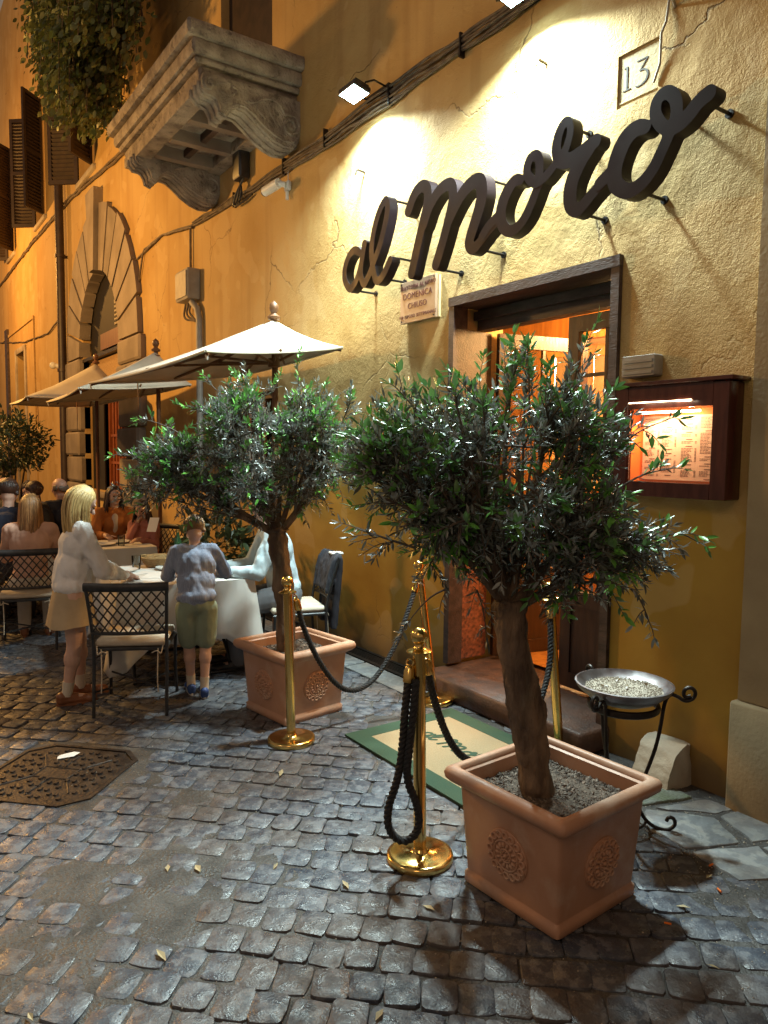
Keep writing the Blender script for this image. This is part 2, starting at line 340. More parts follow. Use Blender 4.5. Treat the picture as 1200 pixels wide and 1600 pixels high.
# ------------------------------------------------------------------ mesh helpers
class MB:
    def __init__(self):
        self.v = []; self.f = []
    def add(self, vs, fs, M=None):
        n = len(self.v)
        if M is not None: vs = [tuple(M @ Vector(p)) for p in vs]
        self.v += [tuple(p) for p in vs]
        self.f += [tuple(i+n for i in f) for f in fs]
        return self
    def box(self, x0, x1, y0, y1, z0, z1, M=None, bev=0.0):
        if bev > 0:
            b = min(bev, (x1-x0)/2.1, (y1-y0)/2.1, (z1-z0)/2.1)
            vs = []; 
            def ring(z, k): return [(x0+k, y0+b, z), (x0+b, y0+k, z), (x1-b, y0+k, z), (x1-k, y0+b, z), (x1-k, y1-b, z), (x1-b, y1-k, z), (x0+b, y1-k, z), (x0+k, y1-b, z)]
            def inner(z): return [(x0+b, y0+b, z)]*2 + [(x1-b, y0+b, z)]*2 + [(x1-b, y1-b, z)]*2 + [(x0+b, y1-b, z)]*2
            rs = [ring(z0, b*.6)] + [ring(z0+b, 0), ring(z1-b, 0)] + [ring(z1, b*.6)]
            for r in rs: vs += r
            fs = []
            for k in range(3):
                for i in range(8):
                    j = (i+1) % 8
                    fs.append((k*8+i, k*8+j, (k+1)*8+j, (k+1)*8+i))
            fs.append(tuple(range(7, -1, -1))); fs.append(tuple(range(24, 32)))
            return self.add(vs, fs, M)
        vs = [(x0, y0, z0), (x1, y0, z0), (x1, y1, z0), (x0, y1, z0), (x0, y0, z1), (x1, y0, z1), (x1, y1, z1), (x0, y1, z1)]
        fs = [(3, 2, 1, 0), (4, 5, 6, 7), (0, 1, 5, 4), (1, 2, 6, 5), (2, 3, 7, 6), (3, 0, 4, 7)]
        return self.add(vs, fs, M)
    def tube(self, pts, rad, n=8, M=None, cap=True, closed=False, flat=1.0, upv=None):
        P = [Vector(p) for p in pts]
        m = len(P)
        if not hasattr(rad, '__len__'): rad = [rad]*m
        vs = []; fs = []
        pu = None
        for i in range(m):
            if closed: t = P[(i+1) % m]-P[i-1]
            else: t = P[min(i+1, m-1)]-P[max(i-1, 0)]
            if t.length < 1e-9: t = Vector((0, 0, 1))
            t.normalize()
            if upv is not None: ref = Vector(upv)
            elif pu is not None: ref = pu
            else: ref = Vector((0, 0, 1)) if abs(t.z) < .9 else Vector((1, 0, 0))
            a = ref - t*ref.dot(t)
            if a.length < 1e-6: a = Vector((1, 0, 0)) - t*t.x
            a.normalize(); pu = a
            b = t.cross(a)
            for k in range(n):
                th = 2*PI*k/n
                vs.append(tuple(P[i] + (a*math.cos(th)*flat + b*math.sin(th))*rad[i]))
        for i in range(m if closed else m-1):
            j = (i+1) % m
            for k in range(n):
                l = (k+1) % n
                fs.append((i*n+k, i*n+l, j*n+l, j*n+k))
        if cap and not closed:
            fs.append(tuple(range(n-1, -1, -1))); fs.append(tuple((m-1)*n+k for k in range(n)))
        return self.add(vs, fs, M)
    def lathe(self, prof, n=24, M=None, cap=True):
        vs = []; fs = []
        for r, z in prof:
            for k in range(n):
                th = 2*PI*k/n
                vs.append((r*math.cos(th), r*math.sin(th), z))
        for i in range(len(prof)-1):
            for k in range(n):
                l = (k+1) % n
                fs.append((i*n+k, i*n+l, (i+1)*n+l, (i+1)*n+k))
        if cap:
            fs.append(tuple(range(n-1, -1, -1))); fs.append(tuple((len(prof)-1)*n+k for k in range(n)))
        return self.add(vs, fs, M)
    def loft_square(self, prof, M=None, cr=.02, cap=(True, True)):
        vs = []; fs = []
        n = 12
        for h, z in prof:
            c = min(cr, h*.5)
            for q in range(4):
                cx, cy = ((1, 1), (-1, 1), (-1, -1), (1, -1))[q]
                for k in range(3):
                    th = q*PI/2 + k*PI/4
                    vs.append(((h-c)*cx + c*math.cos(th), (h-c)*cy + c*math.sin(th), z))
        for i in range(len(prof)-1):
            for k in range(n):
                l = (k+1) % n
                fs.append((i*n+k, i*n+l, (i+1)*n+l, (i+1)*n+k))
        if cap[0]: fs.append(tuple(range(n-1, -1, -1)))
        if cap[1]: fs.append(tuple((len(prof)-1)*n+k for k in range(n)))
        return self.add(vs, fs, M)
    def prism(self, poly, d0, d1, axis='Y', M=None):
        """poly of 2-D points extruded along an axis; X: (y,z), Y: (x,z), Z: (x,y)"""
        def p3(a, b, d): return (d, a, b) if axis == 'X' else ((a, d, b) if axis == 'Y' else (a, b, d))
        n = len(poly)
        vs = [p3(a, b, d0) for a, b in poly] + [p3(a, b, d1) for a, b in poly]
        fs = [tuple(range(n)), tuple(range(2*n-1, n-1, -1))]
        for i in range(n):
            j = (i+1) % n
            fs.append((j, i, i+n, j+n))
        return self.add(vs, fs, M)
    def ball(self, c, r, n=12, m=8, M=None, sc=(1, 1, 1), rot=None):
        vs = []; fs = []
        for i in range(m+1):
            ph = PI*i/m
            for k in range(n):
                th = 2*PI*k/n
                p = Vector((r*sc[0]*math.sin(ph)*math.cos(th), r*sc[1]*math.sin(ph)*math.sin(th), r*sc[2]*math.cos(ph)))
                if rot is not None: p = rot @ p
                vs.append((c[0]+p.x, c[1]+p.y, c[2]+p.z))
        for i in range(m):
            for k in range(n):
                l = (k+1) % n
                fs.append((i*n+k, (i+1)*n+k, (i+1)*n+l, i*n+l))
        return self.add(vs, fs, M)
    def cap(self, a, b, ra, rb, n=10):
        """closed tapered capsule"""
        a = Vector(a); b = Vector(b); t = b-a
        L = t.length or 1e-6
        q = t.to_track_quat('Z', 'Y').to_matrix()
        prof = []
        for k in range(5): 
            th = PI/2*k/4; prof.append((ra*math.sin(th)+1e-4, -ra*math.cos(th)))
        for k in range(5):
            th = PI/2*k/4; prof.append((rb*math.cos(th)+1e-4, L+rb*math.sin(th)))
        M4 = Matrix.Translation(a) @ q.to_4x4()
        return self.lathe(prof, n, M4)
    def mesh(self, name, smooth=True, recalc=True, angle=40):
        me = bpy.data.meshes.new(name)
        me.from_pydata(self.v, [], self.f)
        if recalc:
            bm = bmesh.new(); bm.from_mesh(me)
            bmesh.ops.recalc_face_normals(bm, faces=bm.faces)
            bm.to_mesh(me); bm.free()
        me.update()
        if smooth:
            me.shade_smooth()
            try: me.set_sharp_from_angle(angle=R(angle))
            except Exception: pass
        return me
    def build(self, name, m, parent=None, smooth=True, angle=40, recalc=True, loc=None):
        me = self.mesh(name, smooth, recalc, angle)
        if m is not None: me.materials.append(MT[m] if isinstance(m, str) else m)
        o = bpy.data.objects.new(name, me)
        COL.objects.link(o)
        if parent is not None: o.parent = parent
        if loc: o.location = loc
        return o

def thing(name, label, cat, loc=(0, 0, 0), rz=0, group=None):
    o = bpy.data.objects.new(name, None)
    COL.objects.link(o)
    o.location = loc; o.rotation_euler = (0, 0, rz); o.empty_display_size = .1
    o['label'] = label; o['category'] = cat
    if group: o['group'] = group
    return o
def tag(o, label, cat, group=None):
    o['label'] = label; o['category'] = cat
    if group: o['group'] = group
    return o
def struct(o):
    o['kind'] = 'structure'; return o
def stuff(o):
    o['kind'] = 'stuff'; return o
CH = {}
def copy_tree(o, parent=None):
    c = o.copy(); COL.objects.link(c); c.parent = parent
    for ch in list(o.children): copy_tree(ch, c)
    return c
def set_world(o, M):
    P = Matrix.Identity(4); p = o.parent
    while p is not None:
        P = p.matrix_basis @ P; p = p.parent
    o.matrix_basis = P.inverted() @ M
def mesh_obj(name, me, parent=None, loc=(0, 0, 0), rot=(0, 0, 0), sc=(1, 1, 1)):
    o = bpy.data.objects.new(name, me); COL.objects.link(o); o.parent = parent
    o.location = loc; o.rotation_euler = rot; o.scale = sc
    return o

# --- brush strokes -> clean outline -> extruded mesh (letters)
def strokes_mesh(name, strokes, depth, m, step=0.006, smooth_it=1):
    """strokes: list of (points, widths) in 2-D metres; outline found on a fine grid, filled with holes and extruded"""
    segs = []
    for pts, ws in strokes:
        P = np.array(pts, float); W = np.array(ws if hasattr(ws, '__len__') else [ws]*len(pts), float)
        n = len(P); out = []; wo_ = []
        for i in range(n-1):
            p0, p1, p2, p3 = P[max(i-1, 0)], P[i], P[i+1], P[min(i+2, n-1)]
            for t in np.linspace(0, 1, 7)[:-1] if n > 2 else (0,):
                out.append(0.5*((2*p1)+(-p0+p2)*t+(2*p0-5*p1+4*p2-p3)*t*t+(-p0+3*p1-3*p2+p3)*t**3)); wo_.append(W[i]*(1-t)+W[i+1]*t)
        out.append(P[-1]); wo_.append(W[-1])
        for i in range(len(out)-1): segs.append((out[i], out[i+1], wo_[i]/2, wo_[i+1]/2))
    allp = np.array([s[0] for s in segs]+[s[1] for s in segs])
    pad = max(max(s[2], s[3]) for s in segs)+step*3
    x0, y0 = allp.min(0)-pad; x1, y1 = allp.max(0)+pad
    xs = np.arange(x0, x1, step); ys = np.arange(y0, y1, step)
    X, Y = np.meshgrid(xs, ys, indexing='ij')
    F = np.full(X.shape, -1.0)
    for a, b, ra, rb in segs:
        d = b-a; L2 = max(d@d, 1e-12)
        t = np.clip(((X-a[0])*d[0]+(Y-a[1])*d[1])/L2, 0, 1)
        dist = np.hypot(X-(a[0]+t*d[0]), Y-(a[1]+t*d[1]))
        F = np.maximum(F, ra+(rb-ra)*t-dist)
    F += 1e-7
    edges = {}
    nx, ny = F.shape
    S = F > 0
    cells = np.argwhere((S[:-1, :-1].astype(int)+S[1:, :-1]+S[:-1, 1:]+S[1:, 1:]) % 4 != 0)
    def pt(key):
        i, j, h = key
        if h == 0: a, b = F[i, j], F[i+1, j]; t = a/(a-b); return (xs[i]+t*step, ys[j])
        a, b = F[i, j], F[i, j+1]; t = a/(a-b); return (xs[i], ys[j]+t*step)
    nxt = {}
    for i, j in cells:
        i = int(i); j = int(j)
        c = [S[i, j], S[i+1, j], S[i+1, j+1], S[i, j+1]]
        e = [(i, j, 0), (i+1, j, 1), (i, j+1, 0), (i, j, 1)]
        cr = [k for k in range(4) if c[k] != c[(k+1) % 4]]
        if len(cr) == 2: prs = [(cr[0], cr[1])]
        else: prs = [(0, 1), (2, 3)] if c[0] else [(0, 3), (1, 2)]
        for a, b in prs:
            nxt.setdefault(e[a], []).append(e[b]); nxt.setdefault(e[b], []).append(e[a])
    loops = []; seen = set()
    for s0 in list(nxt):
        if s0 in seen: continue
        loop = [s0]; seen.add(s0); cur = s0
        while True:
            nn = [k for k in nxt[cur] if k not in seen]
            if not nn: break
            cur = nn[0]; seen.add(cur); loop.append(cur)
        if len(loop) > 8: loops.append(np.array([pt(k) for k in loop]))
    cu = bpy.data.curves.new(name, 'CURVE'); cu.dimensions = '2D'; cu.fill_mode = 'BOTH'; cu.extrude = depth/2
    for lp in loops:
        for _ in range(smooth_it): lp = (np.roll(lp, 1, 0)+2*lp+np.roll(lp, -1, 0))/4
        lp = lp[::2]
        sp = cu.splines.new('POLY'); sp.points.add(len(lp)-1); sp.use_cyclic_u = True
        for q, p in zip(sp.points, lp): q.co = (p[0], p[1], 0, 1)
    return curve_to_mesh(name, cu, m)
def curve_to_mesh(name, cu, m):
    ob = bpy.data.objects.new('tmp', cu); COL.objects.link(ob)
    dg = bpy.context.evaluated_depsgraph_get(); dg.update()
    me = bpy.data.meshes.new_from_object(ob.evaluated_get(dg))
    bpy.data.objects.remove(ob); 
    me.name = name
    bm = bmesh.new(); bm.from_mesh(me); bmesh.ops.remove_doubles(bm, verts=bm.verts, dist=1e-5); bmesh.ops.recalc_face_normals(bm, faces=bm.faces); bm.to_mesh(me); bm.free()
    me.materials.clear(); me.materials.append(MT[m])
    me.shade_smooth()
    try: me.set_sharp_from_angle(angle=R(35))
    except Exception: pass
    return me
def text_mesh(name, s, size, depth, m, align='CENTER', spacing=1.0):
    cu = bpy.data.curves.new(name, 'FONT'); cu.body = s; cu.size = size; cu.extrude = depth; cu.align_x = align; cu.space_character = spacing
    return curve_to_mesh(name, cu, m)
# frame for things on the wall (the wall faces -X): local x -> -Y, local y -> +Z, local z -> -X
WALLM = Matrix(((0, 0, -1, 0), (-1, 0, 0, 0), (0, 1, 0, 0), (0, 0, 0, 1)))
W = 3.45

# ------------------------------------------------------------------ THE BUILDING
house = thing('ochre_building', 'long ochre stucco building with balcony, arched entrance and restaurant doorway along the lane', 'building', (0, 0, 0))
def rects_with_holes(y0, y1, z0, z1, holes):
    ys = sorted({y0, y1, *[h[0] for h in holes], *[h[1] for h in holes]}); zs = sorted({z0, z1, *[h[2] for h in holes], *[h[3] for h in holes]})
    ys = [y for y in ys if y0 <= y <= y1]; zs = [z for z in zs if z0 <= z <= z1]
    out = []
    for a, b in zip(ys, ys[1:]):
        for c, d in zip(zs, zs[1:]):
            my, mz = (a+b)/2, (c+d)/2
            if not any(h[0] < my < h[1] and h[2] < mz < h[3] for h in holes): out.append((a, b, c, d))
    return out
DOOR = (2.67, 4.13, 0.0, 2.80)
WIN = (6.95, 7.80, 1.30, 2.34)
ARCH = (12.44, 15.20, 0.95, 4.90)
NICHE = (2.49, 2.75, 3.60, 3.88)
BALD = (7.0, 8.3, 5.32, 7.9)
FARD = (21.6, 22.9, 0.2, 4.3)
UPW = [(14.1, 15.2, 6.75, 9.2), (18.5, 19.6, 7.0, 9.5), (22.8, 23.9, 7.1, 9.8)]
holes = [DOOR, WIN, ARCH, NICHE, BALD, FARD] + UPW
TH = .5
wall = MB()
for a, b, c, d in rects_with_holes(-6, 34, -.3, 14, holes):
    wall.add([(W, a, c), (W, b, c), (W, b, d), (W, a, d)], [(3, 2, 1, 0)])
for h in holes:
    dp = TH if h is not NICHE else .014
    y0, y1, z0, z1 = h
    wall.add([(W, y0, z0), (W, y1, z0), (W, y1, z1), (W, y0, z1), (W+dp, y0, z0), (W+dp, y1, z0), (W+dp, y1, z1), (W+dp, y0, z1)],
             [(0, 4, 5, 1), (1, 5, 6, 2), (2, 6, 7, 3), (3, 7, 4, 0)])
wall.add([(W, -6, 14), (W, 34, 14), (W+9, 34, 14), (W+9, -6, 14), (W, -6, -.3), (W+9, -6, -.3), (W, 34, -.3), (W+9, 34, -.3), (W+9, -6, 14)], [(0, 1, 2, 3), (4, 0, 3, 5), (6, 7, 2, 1)])
wall.build('wall', 'stucco', house, smooth=False, recalc=False)

# stone pilaster at the right edge with a wider stone base
pil = MB().box(3.385, 3.47, 0.9, 1.865, .535, 12)
pil.build('pilaster', 'pilstone', house)
MB().box(3.345, 3.47, 0.85, 1.885, -.05, .53, bev=.012).build('pilaster_base', 'pilstone', house, angle=60)
# number panel: recessed plate with carved 13
MB().box(W+.011, W+.03, 2.491, 2.749, 3.601, 3.879).build('number_panel', 'panelpaint', house)
d13 = [([(-.075, -.055), (-.075, .062)], .011), ([(-.098, -.057), (-.052, -.057)], .005), ([(-.092, .060), (-.075, .064)], .006),
       ([(-.012, .066), (.052, .066)], .006), ([(.052, .064), (.006, .012)], .006), ([(.006, .012), (.030, .012), (.050, -.002), (.056, -.024), (.046, -.048), (.020, -.062), (-.006, -.064), (-.020, -.058)], [.006, .008, .011, .013, .011, .007, .005, .004])]
me = strokes_mesh('carved_number', d13, .003, 'carved', step=.0015)
o = mesh_obj('carved_number', me, house); set_world(o, Matrix.Translation((W+.0095, 2.62, 3.745)) @ WALLM)
# thin mortar line under the number panel
MB().box(W+.006, W+.011, 2.50, 2.74, 3.625, 3.631).build('panel_ledge', 'panelpaint', house)

# ---- doorway: wooden surround, granite jambs, glazed door, step
dy0, dy1, dz1 = DOOR[0], DOOR[1], DOOR[3]
MB().box(W-.03, W+.10, dy1-.055, dy1+.0, .16, dz1-.06).build('door_jamb', 'framewood', house)
MB().box(W-.03, W+.10, dy0, dy0+.055, .0, dz1-.06).build('door_jamb', 'framewood', house)
MB().box(W-.035, W+.10, dy0-.002, dy1+.002, dz1-.058, dz1+.004).build('door_lintel', 'framewood', house)
MB().box(W+.10, W+.34, dy0+.002, dy1-.002, dz1-.05, dz1-.004).build('lintel_soffit', 'framewood', house)
MB().box(W+.24, W+.34, dy0+.005, dy1-.005, dz1-.20, dz1-.052).box(W+.20, W+.238, dy0+.005, dy1-.005, dz1-.13, dz1-.07).build('roller_beam', 'framewood', house)
MB().box(W+.101, W+.36, dy1-.03, dy1-.002, .17, 1.08).build('granite_panel', 'granite', house)
MB().box(W+.101, W+.36, dy1-.03, dy1-.002, 1.083, dz1-.21).build('jamb_lining', 'framewood', house)
MB().box(W+.101, W+.36, dy0+.002, dy0+.03, .17, dz1-.21).build('jamb_lining', 'framewood', house)
MB().box(3.20, 4.4, dy0-.02, dy1-.005, 0.0, .140, bev=.02).build('door_step', 'step', house, angle=60)

def glazed_leaf(name, w, h, cols, rows, parent, wood='doorwood', stile=.09, rail=.10, lower=.55, t=.045):
    """door leaf in local XZ plane, hinge edge at x=0, panes are separate pieces"""
    f = MB()
    f.box(0, stile, -t/2, t/2, 0, h).box(w-stile, w, -t/2, t/2, 0, h)
    f.box(stile, w-stile, -t/2, t/2, 0, rail).box(stile, w-stile, -t/2, t/2, h-rail, h).box(stile, w-stile, -t/2, t/2, lower, lower+rail)
    o = f.build(name, wood, parent)
    MB().box(stile, w-stile, -t/5, t/5, rail, lower).build('lower_panel', wood, o)
    gx0, gx1, gz0, gz1 = stile, w-stile, lower+rail, h-rail
    b = .022
    for i in range(1, cols):
        x = gx0+(gx1-gx0)*i/cols
        MB().box(x-b/2, x+b/2, -t/3, t/3, gz0, gz1).build('glazing_bar', wood, o)
    for j in range(1, rows):
        z = gz0+(gz1-gz0)*j/rows
        MB().box(gx0, gx1, -t/3+.002, t/3-.002, z-b/2, z+b/2).build('glazing_bar', wood, o)
    for i in range(cols):
        for j in range(rows):
            xa = gx0+(gx1-gx0)*i/cols+b/2; xb = gx0+(gx1-gx0)*(i+1)/cols-b/2
            za = gz0+(gz1-gz0)*j/rows+b/2; zb = gz0+(gz1-gz0)*(j+1)/rows-b/2
            MB().box(xa, xb, -.003, .003, za, zb).build('pane', 'glass', o)
    return o
# glazed leaf on the right (closed)
lf = glazed_leaf('door_leaf', .60, 2.42, 2, 6, house, stile=.085)
lf.location = (3.76, 2.70, .165); lf.rotation_euler = (0, 0, R(90))
# left leaf folded inward
lf = glazed_leaf('door_leaf', .78, 2.42, 2, 6, house, stile=.085)
lf.location = (3.84, 4.06, .168); lf.rotation_euler = (0, 0, R(-14))

# ---- dining room inside
room = MB()
room.add([(3.951, 1.2, .165), (8.2, 1.2, .165), (8.2, 8.6, .165), (3.951, 8.6, .165)], [(0, 1, 2, 3)])
room.build('interior_floor', 'orangewood', house, smooth=False)
MB().box(8.2, 8.3, 1.2, 8.6, .1, 3.2).box(3.96, 8.2, 8.6, 8.7, .1, 3.2).box(3.96, 8.2, 1.1, 1.2, .1, 3.2).box(3.96, 8.3, 1.1, 8.7, 3.2, 3.3).build('interior_wall', 'cream', house, smooth=False)
MB().box(8.12, 8.2, 1.2, 8.6, .165, 1.25).box(3.96, 8.2, 8.5, 8.6, .165, 1.25).build('wainscot', 'orangewood', house, smooth=False)
# vestibule partition with an inner glazed door
MB().box(5.0, 5.06, 4.72, 5.9, .165, 3.2).build('vestibule_partition', 'orangewood', house)
MB().box(5.0, 5.06, 3.85, 4.72, 2.68, 3.2).build('transom_board', 'orangewood', house)
MB().box(5.0, 5.06, 3.74, 3.85, .165, 3.2).build('partition_post', 'orangewood', house)
lf = glazed_leaf('inner_door', .84, 2.5, 2, 5, house, wood='orangewood', stile=.09, lower=.7)
lf.location = (5.03, 4.70, .17); lf.rotation_euler = (0, 0, R(-62))
for k in range(3):
    MB().box(7.85, 8.1, 2.0+k*.9, 2.8+k*.9, 1.3, 2.9).build('cabinet', 'orangewood', house)
lamp = thing('ceiling_lamp', 'warm lit ceiling lamp inside the restaurant vestibule beyond the open door', 'lamp', (4.55, 3.45, 2.95))
MB().lathe([(.02, .0), (.02, .25)], 8).build('rod', 'brass', lamp)
MB().ball((0, 0, -.08), .085).build('bulb', 'lit_bulb', lamp)
light('vestibule_light', 'POINT', (4.55, 3.45, 2.70), 200, (1.0, 0.56, 0.20), .09)
lamp2 = thing('ceiling_lamp', 'warm lit ceiling lamp over the dining room tables behind the glazed inner door', 'lamp', (6.8, 4.9, 2.95))
MB().lathe([(.02, .0), (.02, .25)], 8).build('rod', 'brass', lamp2)
MB().ball((0, 0, -.08), .10).build('bulb', 'lit_bulb', lamp2)
light('dining_light', 'POINT', (6.8, 4.9, 2.68), 420, (1.0, 0.60, 0.25), .11)

# ---- small window behind the first umbrella, lit from inside
y0, y1, z0, z1 = WIN
wf = MB().box(W+.06, W+.12, y0, y0+.07, z0, z1).box(W+.06, W+.12, y1-.07, y1, z0, z1).box(W+.06, W+.12, y0+.07, y1-.07, z0, z0+.07).box(W+.06, W+.12, y0+.07, y1-.07, z1-.07, z1).build('window', 'doorwood', house)
MB().box(W+.065, W+.11, (y0+y1)/2-.02, (y0+y1)/2+.02, z0+.07, z1-.07).build('glazing_bar', 'doorwood', wf)
for k in range(2):
    ya = y0+.07+k*((y1-y0)/2-.05); MB().box(W+.085, W+.09, ya, ya+(y1-y0)/2-.09, z0+.07, z1-.07).build('pane', 'glass', wf)

# ---- arched entrance, Y centre 13.9
AC, AR, ASP = 13.82, 1.38, 3.46
arch = thing('stone_archway', 'tall brown stone archway with fan of wedge blocks in the orange wall', 'archway', (W, AC, 0))
nv = 13
for k in range(nv):
    t0 = PI*k/nv; t1 = PI*(k+1)/nv
    g = .022
    key = (k == nv//2)
    ro = 2.44 + (0.05 if k % 2 else 0.0) + (.32 if key else 0)
    pts = []
    for t in (t0+g, (t0+t1)/2, t1-g): pts.append((AR*math.cos(t), ASP+AR*math.sin(t)))
    for t in (t1-g*.5, (t0+t1)/2, t0+g*.5): pts.append((ro*math.cos(t), ASP+ro*math.sin(t)))
    ext = .08+.012*random.random()+(.08 if key else 0)
    MB().prism(pts, -ext, .12, 'X').build('wedge_block', 'brownstone', arch, smooth=False)
for s in (-1, 1):
    z = 0.0
    hh = [.62, .46, .52, .48, .52, .48, .48]
    for k, h in enumerate(hh):
        wdt = 1.18 if k % 2 == 0 else 1.12
        if k == 0: wdt = 1.26
        ya, yb = (AR, AR+wdt) if s > 0 else (-AR-wdt, -AR)
        z1_ = min(z+h-.03, ASP-.01)
        ext = .11+(.03 if k % 2 else .0)
        MB().box(-ext, .14, ya, yb, z, z1_, bev=.035).build('jamb_block', 'brownstone', arch, angle=25)
        z += h
MB().box(-.10, .30, -AR+.004, AR-.004, .84, .945, bev=.02).build('sill', 'brownstone', arch, angle=60)
MB().box(.142, .165, -AR-.01, AR+.01, 2.86, 4.9).build('tympanum_board', 'darkinside', arch)  # dark infill set forward so its colour replaces the lit reveal with shade
MB().box(-.02, .24, -AR-.2, AR+.1, 3.38, 3.44).build('iron_bar', 'iron', arch)
MB().box(.04, .141, -1.20, .25, 3.50, 3.78).build('wooden_beam', 'woodpole', arch)
v = MB().box(.08, .141, -.98, -.55, 3.86, 4.28).build('vent_grille', 'travertine', arch)
for k in range(5): MB().box(.066, .0795, -.94, -.59, 3.90+k*.07, 3.93+k*.07).build('slat', 'carved', v)
# brush-like blind below the beam
MB().box(.08, .14, -1.18, 1.15, 2.72, 3.36).build('reed_blind', 'wicker', arch)
# left side stays dark, barred reddish shutter gate right
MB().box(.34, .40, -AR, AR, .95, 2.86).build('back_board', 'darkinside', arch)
MB().box(.142, .165, .52, AR+.01, .95, 2.855).build('side_shade_board', 'darkinside', arch)
gate = MB().box(.22, .30, -1.10, -1.02, .95, 2.70).box(.22, .30, .42, .50, .95, 2.70).box(.22, .30, -1.02, .42, .95, 1.05).box(.22, .30, -1.02, .42, 2.60, 2.70).build('barred_gate', 'redgate', arch)
MB().box(.315, .335, -1.02, .42, 1.05, 2.60).build('gate_board', 'redgate', gate)
for k in range(7):
    y = -.90+k*.20; MB().tube([(.26, y, 1.05), (.26, y, 2.60)], .022, 8).build('bar', 'redgate', gate)
for z in (1.45, 1.95): MB().box(.235, .285, -1.02, .42, z, z+.045).build('cross_rail', 'redgate', gate)

# ---- upper windows with louvred shutters
for k, (y0, y1, z0, z1) in enumerate(UPW):
    wnd = thing('shuttered_window', ['tall upstairs window beside the creeper, right of the downpipe', 'tall upstairs shuttered window just left of the downpipe', 'tall upstairs shuttered window at the far left edge'][k], 'window', (W, (y0+y1)/2, z0), 0, 'upstairs windows with dark shutters')
    hw = (y1-y0)/2; h = z1-z0
    MB().box(.30, .34, -hw, hw, 0, h).build('closed_panel', 'palewall', wnd)
    MB().box(-.06, .06, -hw-.12, hw+.12, -.10, -.003, bev=.01).build('sill', 'travertine', wnd, angle=60)
    for s in (-1, 1):
        sh = MB().box(0, .05, 0, .07, .0, h).box(0, .05, .53, .60, .0, h).box(0, .05, .07, .53, 0, .08).box(0, .05, .07, .53, h-.08, h).box(0, .05, .07, .53, h*.5-.04, h*.5+.04).build('shutter', 'shutter', wnd)
        ls = MB()
        MB().box(.045, .049, .071, .529, .081, h-.081).build('louvre_backing', 'shutter', sh)
        n = int((h-.2)/.075)
        for j in range(n):
            z = .10+j*(h-.2)/n
            if abs(z-h*.5) < .06: continue
            ls.add([(.002, .07, z+.045), (.012, .07, z+.05), (.05, .07, z+.004), (.04, .07, z), (.002, .53, z+.045), (.012, .53, z+.05), (.05, .53, z+.004), (.04, .53, z)], [(0, 1, 5, 4), (1, 2, 6, 5), (2, 3, 7, 6), (3, 0, 4, 7), (0, 3, 2, 1), (4, 5, 6, 7)])
        stuff(ls.build('louvre', 'shutter', sh, smooth=False))
        sh.location = (-.03, s*(hw+.02), 0.0)
        if s > 0: sh.rotation_euler = (0, 0, R(48))
        else: sh.rotation_euler = (0, 0, R(180-48))

# far left doorway
y0, y1, z0, z1 = FARD
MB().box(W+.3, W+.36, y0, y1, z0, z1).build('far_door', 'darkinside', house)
MB().box(W-.05, W+.05, y0-.16, y0-.002, 0, z1+.14, bev=.01).box(W-.05, W+.05, y1+.002, y1+.16, 0, z1+.14, bev=.01).box(W-.05, W+.05, y0, y1, z1+.003, z1+.15, bev=.01).build('door_surround', 'travertine', house)
MB().box(W-.035, W+.0, 20.2, 20.27, 0, 5.0).box(W-.03, W+.0, 20.27, 25.6, 4.95, 5.02).build('plaster_moulding', 'stucco', house)
MB().box(W-.06, W, 24.3, 24.75, 0, 5.2).build('brown_strip', 'framewood', house)

# ------------------------------------------------------------------ THE GROUND
def mortar_z(x, y):
    base = -0.0100 + .004*mnoise.noise((x*3, y*3, 0))
    p = 0
    for cx, cy, rx, ry, a in ((.75, 2.75, .85, .75, 1.0), (.75, 4.0, .62, .62, 1.1), (2.75, 1.35, .5, .4, .9), (3.1, 2.0, .5, .7, 1.2), (2.7, 3.6, .7, 1.0, .9), (1.3, 3.4, .35, .3, .55), (1.5, 4.3, .5, .35, .35), (2.5, 5.5, .7, 1.2, .5)):
        d = ((x-cx)/rx)**2+((y-cy)/ry)**2
        p = max(p, a*max(0, 1-d))
    p *= .72+.9*mnoise.noise((x*4, y*4, 3.3))
    return base + .0105*min(1.0, max(0, p*1.5)) + .0025*mnoise.noise((x*14, y*14, 1))
ground = bpy.data.objects.new('pavement', None)
def grid_mesh(x0, x1, y0, y1, st, fz):
    mb = MB(); nx = int(round((x1-x0)/st)); ny = int(round((y1-y0)/st))
    mb.v = [(x0+i*(x1-x0)/nx, y0+j*(y1-y0)/ny, fz(x0+i*(x1-x0)/nx, y0+j*(y1-y0)/ny)) for j in range(ny+1) for i in range(nx+1)]
    mb.f = [(j*(nx+1)+i, j*(nx+1)+i+1, (j+1)*(nx+1)+i+1, (j+1)*(nx+1)+i) for j in range(ny) for i in range(nx)]
    return mb
far = MB()
far.add([(-14, -12, -.03), (14, -12, -.03), (14, 70, -.03), (-14, 70, -.03)], [(0, 1, 2, 3)])
bed = struct(far.build('ground', 'asphalt', None, smooth=False)); 
pave = struct(grid_mesh(-1.2, 3.46, .3, 7.5, .035, mortar_z).build('pavement', 'mortar', None, recalc=False))
pave2 = grid_mesh(-2.0, 3.46, 7.5, 26, .25, lambda x, y: -.014).build('joint_bed', 'mortar', pave, recalc=False)

